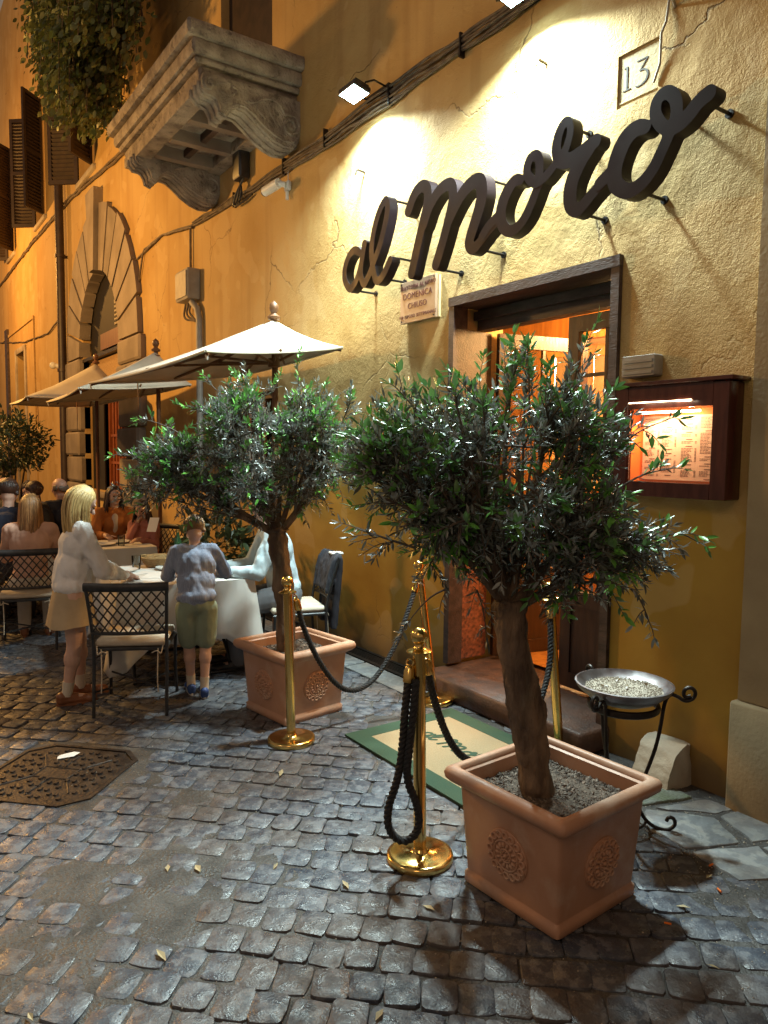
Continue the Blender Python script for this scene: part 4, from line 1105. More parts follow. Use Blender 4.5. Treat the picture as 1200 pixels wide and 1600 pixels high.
# security camera
sc_ = thing('security_camera', 'white security camera on the wall below the cables, right of the balcony bracket', 'security camera', (W, 6.62, 4.28))
MB().box(-.05, 0, -.045, .045, -.045, .045, bev=.015).build('mount', 'whiteplastic', sc_)
bd = MB().tube([(-.06, -.02, .0), (-.12, .02, .01), (-.13, .06, .01)], .028, 10).tube([(-.12, .0, .01), (-.16, .22, -.02)], .048, 14).build('camera_body', 'whiteplastic', sc_)
MB().tube([(-.161, .225, -.021), (-.164, .24, -.023)], .040, 14).build('lens', 'blackplastic', sc_)
MB().tube([(-.03, 0, -.05), (-.03, 0, -.13)], .018, 8).tube([(-.02, 0, .05), (-.012, .01, .20)], .006, 6).build('cable_gland', 'whiteplastic', sc_)
tag(MB().tube([(0, 0, 0), (-.14, .04, .02)], .05, 10).ball((-.17, .05, .02), .075, 10, 8).build('wall_sensor', 'whiteplastic', None, loc=(W, 17.15, 3.48)), 'small white round sensor beside the downpipe on the orange wall', 'sensor')

# weathered stone lump at the door foot
lump = MB()
prof = [(.0, .0), (.21, .0), (.20, .08), (.175, .14), (.14, .185), (.10, .215), (.05, .235), (.0, .24)]
lump.prism([(-a, b) for a, b in prof], -.15, .07, 'Y')
lo = lump.build('boundary_stone', 'travertine', None, loc=(W+.005, 2.28, -.02))
bm = bmesh.new(); bm.from_mesh(lo.data); bmesh.ops.triangulate(bm, faces=bm.faces); bmesh.ops.subdivide_edges(bm, edges=bm.edges, cuts=3, use_grid_fill=True)
for v in bm.verts:
    q = mnoise.noise_vector(v.co*9)*.020+mnoise.noise_vector(v.co*25)*.008
    tp = max(0, (v.co.y-.02))*max(0, v.co.z)*.6
    v.co += q; v.co.x += tp*.6; v.co.y -= tp*.25
bmesh.ops.recalc_face_normals(bm, faces=bm.faces)
bm.to_mesh(lo.data); bm.free(); lo.data.shade_smooth()
tag(lo, 'worn pale guard stone at the foot of the wall behind the ashtray stand', 'guard stone')

# ------------------------------------------------------------------ BALCONY
bal = thing('stone_balcony', 'weathered baroque stone balcony on two scrolled brackets high on the facade', 'balcony', (W, 7.6, 4.95))
BZ = 4.95; BY = 7.6
Y0, Y1 = 6.32, 8.95
def noisy(o, amp, sc, sub=2):
    bm = bmesh.new(); bm.from_mesh(o.data); bmesh.ops.triangulate(bm, faces=[f for f in bm.faces if len(f.verts) > 4])
    for _ in range(sub):
        es = [e for e in bm.edges if e.calc_length() > .09]
        bmesh.ops.subdivide_edges(bm, edges=es, cuts=1, use_grid_fill=True)
        bmesh.ops.triangulate(bm, faces=[f for f in bm.faces if len(f.verts) > 4])
    for v in bm.verts:
        p = o.matrix_world @ v.co if False else v.co
        v.co += mnoise.noise_vector(Vector(p)*sc)*amp + mnoise.noise_vector(Vector(p)*sc*3.1)*amp*.5
    bm.normal_update(); bm.to_mesh(o.data); bm.free(); o.data.update()
# slab: moulded edge profile around three sides (front and both ends), built as stacked layers
layers = [(.30, .42, 1.12, 0.0), (.18, .30, 1.06, .05), (.12, .18, 1.02, .10), (.05, .12, .97, .15)]
for a, b, depth, ins in layers:
    o = MB().box(-depth, .02, Y0-BY+ins, Y1-BY-ins, a, b, bev=.025).build('slab_moulding', 'balc', bal); noisy(o, .0035, 16, 4)
# soffit frame and cross beams make dark coffers
o = MB().box(-.97, -.80, Y0-BY+.15, Y1-BY-.15, -.06, .05, bev=.01).box(-.16, .0, Y0-BY+.15, Y1-BY-.15, -.06, .05, bev=.01).build('soffit_border', 'balc', bal); noisy(o, .003, 12, 3)
for y in (-.42, .12, .62):
    MB().box(-.80, -.16, y-.05, y+.05, -.07, .049).build('cross_beam', 'brownstone', bal)
MB().box(-.50, -.44, Y0-BY+.16, Y1-BY-.16, -.03, .048).build('tie_bar', 'framewood', bal)
br_prof = [(-.95, .04), (-.97, -.02), (-.965, -.09), (-.93, -.13), (-.87, -.13), (-.83, -.15), (-.80, -.20), (-.79, -.25), (-.74, -.27), (-.70, -.20), (-.64, -.17), (-.56, -.18), (-.48, -.23), (-.38, -.31), (-.27, -.37), (-.17, -.40), (-.07, -.39), (-.02, -.34), (.0, -.26), (.0, .045), (-.45, .047)]
def bracket(y, thick, parent):
    o = MB().prism([(a, b) for a, b in br_prof], y-thick/2, y+thick/2, 'Y').build('bracket', 'balc', parent, angle=50)
    noisy(o, .0022, 14, 3)
    for s in (-1, 1):
        yy = y+s*(thick/2+.004)
        sp = MB()
        for (cx, cz, r0, turns, d) in ((-.90, -.045, .055, 1.6, 1), (-.10, -.20, .10, 2.0, -1)):
            pts = [(cx+r0*(1-t*.85)*math.cos(d*t*turns*2*PI+(2.2 if d < 0 else 0)), yy, cz+r0*(1-t*.85)*math.sin(d*t*turns*2*PI+(2.2 if d < 0 else 0))) for t in [i/26 for i in range(27)]]
            sp.tube(pts, .017, 6)
        sp.tube(smooth_pts([(-.16, yy, -.12), (-.22, yy, -.02), (-.34, yy, -.01), (-.45, yy, -.08), (-.55, yy, -.10)], 2), .013, 6)
        sp.tube(smooth_pts([(-.25, yy, -.22), (-.33, yy, -.12), (-.30, yy, -.05)], 2), .011, 6).tube(smooth_pts([(-.36, yy, -.20), (-.45, yy, -.14), (-.42, yy, -.03), (-.34, yy, -.07)], 2), .010, 6)
        sp.tube(smooth_pts([(-.80, yy, -.08), (-.70, yy, -.10), (-.62, yy, -.03), (-.68, yy, .0)], 2), .011, 6)
        sp.tube([(a*.96-.01, yy, b*.9+.01) for a, b in br_prof[9:18]], .012, 6)
        sp.build('carved_scroll', 'balc', o)
    # ridged outer face
    for k in range(3):
        yr = y-thick/3+k*thick/3
        MB().tube([(a-.004, yr, b-.004) for a, b in br_prof[1:18]], .020, 6).build('face_moulding', 'balc', o)
bracket(6.56-BY, .30, bal)
bracket(8.52-BY, .30, bal)
rail = MB()
for k in range(12): rail.tube([(-1.05, Y0-BY+.1+k*.225, .42), (-1.05, Y0-BY+.1+k*.225, 1.40)], .012, 6)
rail.tube([(-1.05, Y0-BY+.05, 1.40), (-1.05, Y1-BY-.05, 1.40)], .02, 6)
MB().box(W+.10-W, .14, BALD[0]-BY, BALD[1]-BY, BALD[2]-BZ+.06, BALD[3]-BZ).build('balcony_door', 'shutter', bal)

# ------------------------------------------------------------------ PLANTERS
def rosette_mesh():
    mb = MB()
    mb.lathe([(.098, .0), (.098, .004), (.092, .007), (.0, .007)], 40, cap=False)
    for k in range(16):
        a = 2*PI*k/16; cx, cy = .079*math.cos(a), .079*math.sin(a)
        mb.tube([(cx+.0125*math.cos(a+q*PI/5), cy+.0125*math.sin(a+q*PI/5), .009) for q in range(10)], .0045, 6, closed=True)
    mb.tube([(.058*math.cos(q*PI/16), .058*math.sin(q*PI/16), .009) for q in range(32)], .004, 6, closed=True)
    for k in range(14):
        a = 2*PI*k/14
        rot = Matrix.Rotation(a, 3, 'Z')
        mb.ball((.041*math.cos(a), .041*math.sin(a), .008), .0085, 8, 5, sc=(1.5, .8, .9), rot=rot)
    mb.tube([(.025*math.cos(q*PI/10), .025*math.sin(q*PI/10), .010) for q in range(20)], .004, 6, closed=True)
    for k in range(10):
        a = 2*PI*k/10; mb.ball((.017*math.cos(a), .017*math.sin(a), .010), .005, 6, 4)
    mb.ball((0, 0, .010), .009, 10, 6)
    me = mb.mesh('rosette'); me.materials.append(MT['terracotta']); return me
ROS = rosette_mesh()
def planter(loc, rz, label, s=.89):
    t = thing('terracotta_planter', label, 'planter', loc, rz, 'square terracotta planters flanking the doorway')
    prof = [(.258, 0), (.266, .006), (.266, .042), (.256, .052), (.257, .06), (.282, .385), (.284, .392), (.300, .402), (.318, .410), (.334, .425), (.338, .445), (.330, .463), (.312, .470), (.296, .471), (.288, .464), (.285, .448), (.272, .442), (.262, .36)]
    MB().loft_square([(a*s, b) for a, b in prof], cr=.018, cap=(True, False)).build('pot_body', 'terracotta', t, angle=50)
    MB().loft_square([(.001, .398), (.12*s, .402), (.268*s, .385)], cr=.01, cap=(False, False)).build('soil', 'soil', t)
    pb = MB(); rr = random.Random(int(loc[0]*100))
    for k in range(2600):
        x, y = rr.uniform(-.26, .26)*s, rr.uniform(-.26, .26)*s
        r = rr.uniform(.005, .0115)
        M = Matrix.Translation((x, y, .401-.06*max(abs(x), abs(y))+rr.uniform(-.001, .004))) @ Euler((rr.uniform(0, 6), rr.uniform(0, 6), rr.uniform(0, 6))).to_matrix().to_4x4()
        q = [rr.uniform(.6, 1.3) for _ in range(6)]
        pb.add([(r*q[0], 0, 0), (0, r*q[1], 0), (-r*q[2], 0, 0), (0, -r*q[3], 0), (0, 0, r*q[4]), (0, 0, -r*q[5])], [(0, 1, 4), (1, 2, 4), (2, 3, 4), (3, 0, 4), (1, 0, 5), (2, 1, 5), (3, 2, 5), (0, 3, 5)], M)
    stuff(pb.build('pebble_mulch', 'pebble', t, smooth=False, recalc=False))
    tilt = math.atan2(.025, .325)
    for q in range(4):
        a = q*PI/2
        d = .2695*s
        M = Matrix.Rotation(a, 4, 'Z') @ Matrix.Translation((0, -d+.0005, .215)) @ Matrix.Rotation(PI/2+tilt, 4, 'X') @ Matrix.Diagonal((1.0, 1.0, 1.15, 1))
        o = mesh_obj('rosette', ROS, t); o.matrix_basis = M
    return t
planter((2.13, 1.90, 0), R(3), 'nearest square terracotta planter with rosettes, holding the large olive tree')
planter((2.245, 4.245, 0), R(8), 'further square terracotta planter with rosettes, behind the left brass post', .87)

# ------------------------------------------------------------------ TREES
def leaf_geo(L, w, curl):
    v = [(0, 0, 0), (.33*L, w/2, curl*.3), (.33*L, -w/2, curl*.3), (.70*L, w*.40, curl*.55), (.70*L, -w*.40, curl*.55), (L, 0, -curl*.2), (.36*L, 0, -w*.16+curl*.3), (.70*L, 0, -w*.12+curl*.55)]
    f = [(0, 6, 1), (0, 2, 6), (6, 7, 3, 1), (2, 4, 7, 6), (7, 5, 3), (4, 5, 7)]
    return v, f
LG = [leaf_geo(1, .23, .05), leaf_geo(1, .27, -.06), leaf_geo(1, .20, .10)]
LY = [leaf_geo(1, .34, .06), leaf_geo(1, .38, -.05), leaf_geo(1, .30, .12)]
def rvec(r, s=1):
    while True:
        v = Vector((r.uniform(-1, 1), r.uniform(-1, 1), r.uniform(-1, 1)))
        if .05 < v.length < 1: return v*s
def frame_of(d, r):
    d = d.normalized()
    a = Vector((0, 0, 1)) + rvec(r, .9)
    z = a - d*a.dot(d)
    if z.length < .05: z = Vector((1, 0, 0)) - d*d.x
    z.normalize(); y = z.cross(d)
    return Matrix(((d.x, y.x, z.x), (d.y, y.y, z.y), (d.z, y.z, z.z)))
def olive(loc, label, trunk, radii, lobes, seed, twigs, n_obj, leafL=.052, lumps=.22, extra=()):
    r = random.Random(seed)
    t = thing('olive_tree', label, 'olive tree', loc, 0, 'potted olive trees by the doorway')
    base = Vector(loc)
    tr = smooth_pts(trunk, 3)
    m_ = 48; tr = [tr[min(len(tr)-1, int(i*(len(tr)-1)/m_))].lerp(tr[min(len(tr)-1, int(i*(len(tr)-1)/m_)+1)], i*(len(tr)-1)/m_-int(i*(len(tr)-1)/m_)) for i in range(m_+1)]
    n = len(tr); rad = [radii[0]+(radii[1]-radii[0])*(i/(n-1))+.012*mnoise.noise((i*.22, seed, 0)) for i in range(n)]
    rad[0] *= 1.25; rad[1] *= 1.12
    tm = MB().tube(tr, rad, 44)
    to = tm.build('trunk', 'bark', t)
    for v in to.data.vertices:
        p_ = v.co
        q = mnoise.noise(Vector((p_.x*22, p_.y*22, p_.z*6)))*.012+(abs(mnoise.noise(Vector((p_.x*50, p_.y*50, p_.z*16+3))))-.2)*.012+max(0, mnoise.noise(p_*17)-.35)*.04
        v.co += v.normal*q
    top = tr[-1]
    lobes = [(Vector(a), b_, w_) for a, b_, w_ in lobes]
    def pick():
        return r.choices(lobes, [l[2] for l in lobes])[0][:2]
    def lump(d):
        return 1+lumps*mnoise.noise(d*2.3+Vector((seed, 0, 0)))*1.8
    wood = MB()
    limbs = []
    for k in range(10):
        a = 2*PI*k/10+r.uniform(-.3, .3); e = r.uniform(-.25, .95)
        d = Vector((math.cos(a)*math.cos(e), math.sin(a)*math.cos(e), math.sin(e)))
        cc, cr = lobes[0][:2] if k < 6 else lobes[1+k % (len(lobes)-1)][:2]
        end = cc + Vector((d.x*cr[0], d.y*cr[1], d.z*cr[2]))*(.55 if k < 6 else .3)
        mid = top.lerp(end, .45) + Vector((0, 0, -.03)) + rvec(r, .03)
        P = smooth_pts([top-Vector((0, 0, .04)), mid, end], 2)
        limbs.append(P); wood.tube(P, [.024-.015*i/(len(P)-1) for i in range(len(P))], 7)
    wood.build('branches', 'bark', t)
    tw = MB(); subs = []
    for k in range(130):
        cc, cr = pick()
        d = rvec(r).normalized()
        if d.z < -.55: d.z *= -.6; d.normalize()
        end = cc + Vector((d.x*cr[0], d.y*cr[1], d.z*cr[2]))*lump(d)*r.uniform(.6, .86)
        L = min(limbs, key=lambda P: (P[len(P)*2//3]-end).length)
        st_ = L[r.randrange(len(L)//3, len(L))]
        P = smooth_pts([st_, st_.lerp(end, .5)+rvec(r, .04)+Vector((0, 0, .02)), end], 2)
        subs.append((P, cc, cr)); tw.tube(P, [.0075-.0045*i/(len(P)-1) for i in range(len(P))], 5)
    dark = MB(); young = MB(); cand = []
    def put(p, d, L, isyoung):
        gi = r.randrange(3); v, f = (LY if isyoung else LG)[gi]
        Rm = frame_of(d, r)
        wp = base+p
        cand.append((isyoung, p, Rm, L, gi, (wp-Vector((0, 0, 1.7))).length))
    def twig(st_, end, green, nl=None):
        ax = (end-st_); ln = ax.length
        P = smooth_pts([st_, st_.lerp(end, .5)+rvec(r, ln*.10), end+Vector((0, 0, -.01))], 2)
        tw.tube(P, [.0026-.0014*i/(len(P)-1) for i in range(len(P))], 4, cap=False)
        nn = nl or int(ln/.0095)
        for i in range(nn):
            u = .12+.88*i/max(1, nn-1); idx = min(len(P)-2, int(u*(len(P)-1))); q = P[idx].lerp(P[idx+1], u*(len(P)-1)-idx)
            td = (P[idx+1]-P[idx]).normalized()
            side = rvec(r).normalized(); side = (side-td*side.dot(td)).normalized()
            last = i >= nn-2
            d = td*(.95 if last else .62)+side*(.35 if last else .85)+Vector((0, 0, .06))
            gy = green and u > .45
            put(q, d, leafL*r.uniform(.5, 1.3)*(1.12 if gy else 1), gy)
    for k in range(twigs):
        P, cc, cr = subs[r.randrange(len(subs))]
        st_ = P[r.randrange(len(P)//4, len(P))]
        out = (st_-cc); out = Vector((out.x/cr[0], out.y/cr[1], out.z/cr[2]))
        o_n = out.normalized() if out.length > .01 else Vector((0, 0, 1))
        d = (o_n+rvec(r, 1.0)+Vector((0, 0, .32))).normalized()
        ln = r.uniform(.07, .19)
        end = st_+d*ln
        rel = end-cc; rel = Vector((rel.x/cr[0], rel.y/cr[1], rel.z/cr[2]))
        lim = lump(rel.normalized() if rel.length > 0 else Vector((0, 0, 1)))
        if rel.length > lim*1.05 and r.random() < .8:
            end = cc+(end-cc)*(lim*1.03/rel.length)
        green = rel.length > .68 and r.random() < (.40 if rel.z > .1 else .22)
        twig(st_, end, green)
    for (s_, e_, g) in extra:                                # long shoots that stand out of the crown
        s_ = Vector(s_); e_ = Vector(e_)
        P = smooth_pts([s_, s_.lerp(e_, .5)+Vector((0, 0, .03)), e_], 2); tw.tube(P, [.005-.0032*i/(len(P)-1) for i in range(len(P))], 5)
        L = (e_-s_).length
        for u in [i*.035/L for i in range(int(L/.035)+1)]:
            q = P[min(len(P)-1, int(u*(len(P)-1)))]
            if r.random() < .55:
                d = (e_-s_).normalized()*.7+rvec(r).normalized()*.8
                twig(q, q+d*r.uniform(.05, .10), g and u > .3)
        twig(P[-3], P[-1]+(P[-1]-P[-2]).normalized()*.04, g, 9)
    stuff(tw.build('twigs', 'twig', t, recalc=False))
    cand.sort(key=lambda c: (not c[0], c[5]))
    ms = []
    for gi in range(3):
        mb = MB(); mb.v, mb.f = LY[gi]; me = mb.mesh('leaf', True, False, 80); me.materials.append(MT['leafgreen']); ms.append(me)
    for k, (iy, p, Rm, L, gi, _) in enumerate(cand):
        M = Matrix.Translation(p) @ (Rm.to_4x4()) @ Matrix.Diagonal((L, L, L, 1))
        if k < n_obj and iy:
            o = bpy.data.objects.new('leaf', ms[gi]); COL.objects.link(o); o.parent = t; o.matrix_basis = M
        else:
            v, f = (LY if iy else LG)[gi]; (young if iy else dark).add(v, f, M)
    for mb, nm, mt_ in ((dark, 'foliage', 'leafdark'), (young, 'young_foliage', 'leafgreen')):
        if mb.v: 
            o = mb.build(nm, mt_, t, recalc=False, angle=80); stuff(o)
    return t
olive((2.08, 1.92, .395), 'large dark-leaved olive tree with bright new shoots in the nearest planter',
      [(0, 0, -.02), (-.02, 0, .10), (-.06, .01, .30), (-.10, .02, .50), (-.135, .04, .66), (-.13, .05, .76)], (.066, .056),
      [((-.12, .09, 1.19), (.49, .46, .49), 1.0), ((.12, -.09, .99), (.32, .30, .29), .42), ((-.40, .28, 1.13), (.29, .27, .36), .36), ((-.02, -.02, .93), (.34, .32, .22), .3)], 5, 2100, 300, .042, .2,
      extra=(((.35, -.25, 1.0), (.47, -.34, .98), True), ((.2, -.12, 1.15), (.38, -.27, 1.26), True), ((.2, -.12, 1.3), (.36, -.26, 1.44), True), ((.28, -.18, .8), (.33, -.24, .66), False),
             ((-.3, .2, .8), (-.42, .3, .66), False), ((-.25, .1, .8), (-.18, .12, .64), False), ((.1, 0, 1.45), (.12, -.05, 1.70), True), ((-.1, 0, 1.45), (-.12, 0, 1.68), True), ((-.4, .2, 1.35), (-.48, .30, 1.54), True)))
olive((2.20, 4.27, .40), 'smaller grey-green olive tree in the further planter, left of the doorway',
      [(0, 0, -.02), (-.0, 0, .10), (-.01, .0, .30), (-.03, .0, .52), (-.06, .0, .70), (-.06, .0, .80)], (.060, .062),
      [((-.12, .08, 1.27), (.52, .48, .50), 1.0), ((-.56, .40, 1.12), (.36, .32, .32), .42), ((.20, -.12, 1.30), (.34, .30, .42), .42)], 9, 2100, 300, .043, .22,
      extra=(((-.6, .35, 1.2), (-.92, .55, 1.27), True), ((-.5, .3, 1.35), (-.78, .45, 1.50), True), ((-.3, .1, 1.5), (-.45, .2, 1.74), True), ((.1, 0, 1.55), (.08, 0, 1.84), True)))

def small_bush(loc, label, name, cat, cc, cr, n, L, mt_, stems, seed, grp=None):
    r = random.Random(seed); t = thing(name, label, cat, loc, 0, grp)
    w = MB()
    for (a, b) in stems: w.tube(smooth_pts([a, (Vector(a)+Vector(b))/2+rvec(r, .06), b], 2), [.016, .015, .014, .013, .012, .011, .010, .009, .008][:9] if False else .012, 6)
    w.build('trunk', 'bark', t)
    mb = MB(); tw = MB()
    for k in range(n):
        d = rvec(r).normalized(); q = r.uniform(.35, 1)**.6*(1+.3*mnoise.noise(d*2.2+Vector((seed, 1, 0))))
        p = Vector(cc)+Vector((d.x*cr[0], d.y*cr[1], d.z*cr[2]))*q
        tw.tube([Vector(cc).lerp(p, .55), p], .003, 3, cap=False) if k % 4 == 0 else None
        for j in range(4):
            pp = p+rvec(r, .07); Rm = frame_of(rvec(r)+d*.6, r)
            v, f = LY[r.randrange(3)]; mb.add(v, f, Matrix.Translation(pp) @ Rm.to_4x4() @ Matrix.Diagonal((L*r.uniform(.7, 1.2),)*3+(1,)))
    stuff(mb.build('crown', mt_, t, recalc=False)); stuff(tw.build('twigs', 'twig', t, recalc=False))
    return t
small_bush((1.56, 11.5, 0), 'small bushy tree on thin stems behind the diners at the far left', 'small_tree', 'tree', (0.02, 0, 1.78), (.52, .5, .42), 620, .085, 'bush',
           [((0, 0, 0), (-.2, 0, 1.5)), ((.02, 0, 0), (.12, .05, 1.55)), ((0, .02, 0), (-.05, .1, 1.6)), ((0, .03, 0), (.25, .1, 1.5))], 3)
small_bush((2.7, 6.75, 0), 'low leafy green plant in the shade between the tables and the wall', 'leafy_plant', 'plant', (0, 0, .72), (.30, .42, .40), 160, .14, 'bush',
           [((0, 0, 0), (-.1, 0, .7)), ((.02, 0, 0), (.08, .05, .7))], 8)

# creeper hanging beside the balcony
cp = thing('hanging_creeper', 'thick green creeper hanging from above beside and over the stone balcony', 'creeper', (W-.3, 10.6, 5.2))
rr = random.Random(4)
mb = MB(); vine = MB()
def ivy_clump(c, rad, n, L):
    for _ in range(n):
        p = Vector(c)+Vector((rr.gauss(0, rad[0]), rr.gauss(0, rad[1]), rr.gauss(0, rad[2])))
        Rm = frame_of(Vector((-.4, rr.uniform(-1, 1), -.8))+rvec(rr, .5), rr)
        v, f = LY[rr.randrange(3)]; mb.add([(a, b*1.6, c_) for a, b, c_ in v], f, Matrix.Translation(p) @ Rm.to_4x4() @ Matrix.Diagonal((L*rr.uniform(.7, 1.2),)*3+(1,)))
for k in range(250):
    y = rr.uniform(-1.5, 2.1)
    x = -.55+rr.uniform(-.45, .35)-.1*(y < 0)
    lo = [1.3, .75, .95, 1.5, 2.3][min(4, max(0, int((y+1.5)/.75)))]+rr.uniform(-.1, .6)
    hi = rr.uniform(max(lo+.5, 2.6), 5.2)
    vine.tube([(x, y, hi), (x+rr.uniform(-.1, .1), y+rr.uniform(-.1, .1), (hi+lo)/2), (x+rr.uniform(-.1, .1), y, lo)], .008, 3, cap=False)
    z = lo
    while z < hi:
        ivy_clump((x, y, z), (.07, .08, .06), 7, .105); z += rr.uniform(.10, .2)
stuff(mb.build('foliage', 'ivy', cp, recalc=False)); stuff(vine.build('stems', 'twig', cp, recalc=False))

# ------------------------------------------------------------------ BRASS POSTS AND ROPES
def post_meshes():
    out = {}
    m1 = MB().lathe([(.0, .0), (.138, .0), (.140, .004), (.140, .022), (.136, .028), (.12, .031), (.04, .034), (.033, .042), (.028, .05), (.0, .05)], 56, cap=False); out['base'] = m1.mesh('base', angle=50)
    m2 = MB().lathe([(.0265, .04), (.0265, .89)], 28); out['pole'] = m2.mesh('pole')
    m3 = MB().lathe([(.0, .884), (.045, .884), (.052, .887), (.052, .892), (.045, .896), (.03, .900), (.022, .906), (.018, .915), (.018, .925), (.0, .925)], 32, cap=False); out['collar'] = m3.mesh('collar', angle=50)
    m4 = MB().ball((0, 0, .953), .036, 28, 18); out['ball_finial'] = m4.mesh('ball_finial')
    for me in out.values(): me.materials.append(MT['brass'])
    return out
PM = post_meshes()
posts = [((1.835, 2.345, 0), 'nearest brass rope post, left of the large planter with a looped rope hanging'), ((1.975, 3.77, 0), 'brass rope post in front of the further planter'),
         ((3.12, 3.85, 0), 'brass rope post against the wall left of the door step'), ((3.20, 2.80, 0), 'brass rope post right of the doorway behind the ashtray stand')]
for k, (p, lb) in enumerate(posts):
    t = thing('rope_post', lb, 'rope post', p, 0, 'polished brass rope posts')
    for nm, me in PM.items(): 
        o = mesh_obj(nm, me, t)
    a = (.018, .025, .13, .09)[k]; t.rotation_euler = (-.57*a, -.82*a, 0)
def hook(parent, a, d):
    """brass ring and socket on the post; a: world point on post, d: direction to rope"""
    pass
def rope(pts, label, name='barrier_rope', closed=False, ends=(True, True)):
    P = smooth_pts(pts, 3)
    # resample
    out = [P[0]]; acc = 0; stp = .011
    for a, b in zip(P, P[1:]):
        L = (b-a).length
        while acc+stp <= L:
            acc += stp; out.append(a.lerp(b, acc/L))
        acc -= L
    P = out
    o0 = P[0].copy(); t = thing(name, label, 'rope', tuple(o0))
    mb = MB()
    n = len(P)
    fr = []; pu = Vector((1, 0.2, 0))
    for i in range(n):
        tg = (P[min(i+1, n-1)]-P[max(i-1, 0)]).normalized(); a = pu-tg*pu.dot(tg); a.normalize(); pu = a; fr.append((a, tg.cross(a)))
    for s in range(3):
        pts_ = []
        for i in range(n):
            th = 2*PI*(i*stp/.062)+s*2*PI/3; pts_.append(P[i]-o0+(fr[i][0]*math.cos(th)+fr[i][1]*math.sin(th))*.0088)
        mb.tube(pts_, .0098, 7)
    mb.build('twisted_rope', 'rope', t)
    for e, i, j in ((ends[0], 0, 4), (ends[1], n-1, n-5)):
        if not e: continue
        a = P[i]-o0; d = (P[i]-P[j]).normalized()
        q = d.to_track_quat('Z', 'Y').to_matrix().to_4x4()
        MB().lathe([(.0, -.035), (.021, -.035), (.022, -.03), (.022, .012), (.019, .018), (.019, .026), (.010, .036), (.0, .037)], 20, Matrix.Translation(a) @ q, cap=False).build('brass_ferrule', 'brass', t, angle=50)
        MB().tube([(a+d*.045)+q.to_3x3() @ Vector((.016*math.cos(u*PI/6), 0, .016*math.sin(u*PI/6))) for u in range(12)], .0045, 6, closed=True).build('snap_ring', 'brass', t)
    return t
rope([(2.015, 3.775, .815), (2.06, 3.78, .66), (2.17, 3.79, .44), (2.32, 3.81, .25), (2.47, 3.83, .19), (2.63, 3.84, .25), (2.80, 3.85, .46), (2.90, 3.88, .64), (2.99, 3.91, .80)], 'black twisted rope slung between the further planter post and the wall post')
rope([(1.775, 2.36, .80), (1.745, 2.345, .64), (1.735, 2.345, .48), (1.715, 2.35, .36), (1.68, 2.37, .25), (1.685, 2.365, .15), (1.74, 2.33, .10), (1.795, 2.30, .15), (1.79, 2.305, .26), (1.745, 2.33, .37), (1.745, 2.315, .48), (1.765, 2.315, .64), (1.79, 2.33, .78)], 'black twisted rope folded in a loop hanging down the nearest brass post', ends=(True, False))
rope([(1.875, 2.37, .815), (1.92, 2.385, .68), (2.03, 2.42, .46), (2.18, 2.47, .30), (2.40, 2.53, .20), (2.65, 2.61, .20), (2.87, 2.68, .32), (3.02, 2.73, .50), (3.08, 2.78, .68), (3.11, 2.82, .82)], 'black twisted rope running from the nearest brass post behind the large planter')

# ------------------------------------------------------------------ ASHTRAY STAND
ast = thing('ashtray_stand', 'wrought iron stand carrying a wide steel bowl of gravel for cigarettes beside the menu case', 'ashtray', (2.76, 2.05, 0))
bowl = MB().lathe([(.02, .585), (.10, .588), (.155, .612), (.205, .655), (.214, .672), (.216, .678), (.208, .680), (.198, .668), (.15, .630), (.09, .612), (.0, .610)], 48, cap=True)
bowl.build('bowl', 'pan', ast, angle=60)
MB().lathe([(.0, .655), (.08, .656), (.12, .653), (.17, .646), (.174, .63)], 40, cap=False).build('gravel', 'sand', ast)
gv = MB(); rr = random.Random(8)
for k in range(1300):
    a = rr.uniform(0, 6.28); q = .168*math.sqrt(rr.random()); r = rr.uniform(.002, .0045)
    M = Matrix.Translation((q*math.cos(a), q*math.sin(a), .6555-.06*max(0, q-.1)+rr.uniform(-.001, .002))) @ Euler((rr.uniform(0, 6), rr.uniform(0, 6), 0)).to_matrix().to_4x4()
    gv.add([(r, 0, 0), (0, r, 0), (-r, 0, 0), (0, -r, 0), (0, 0, r*.8), (0, 0, -r*.8)], [(0, 1, 4), (1, 2, 4), (2, 3, 4), (3, 0, 4), (1, 0, 5), (2, 1, 5), (3, 2, 5), (0, 3, 5)], M)
stuff(gv.build('gravel_grains', 'sand', ast, smooth=False, recalc=False))
for k, (x, y, a) in enumerate(((-.02, -.03, .5), (.07, -.07, 1.4), (-.08, .04, 2.2), (.03, .06, .2))):
    M = Matrix.Translation((2.76+x, 2.05+y, .664)) @ Euler((0, R(78 if k != 1 else 25), a)).to_matrix().to_4x4()
    c_ = thing('cigarette_butt', ['white cigarette butt lying flat in the middle of the ashtray bowl', 'brown filter butt standing upright in the ashtray gravel', 'white cigarette butt lying at the left of the ashtray bowl', 'white cigarette butt lying at the back of the ashtray bowl'][k], 'cigarette butt', (0, 0, 0), 0, 'cigarette butts in the ashtray')
    c_.matrix_basis = M
    MB().tube([(0, 0, -.012), (0, 0, .006)], .004, 8).build('paper_end', 'whitepaper', c_)
    MB().tube([(0, 0, .0062), (0, 0, .020)], .0042, 8).build('filter', 'coir', c_)
MB().tube([(.150*math.cos(k*PI/18), .150*math.sin(k*PI/18), .575) for k in range(36)], .011, 8, closed=True, flat=1.6, upv=(0, 0, 1)).build('support_ring', 'iron', ast)
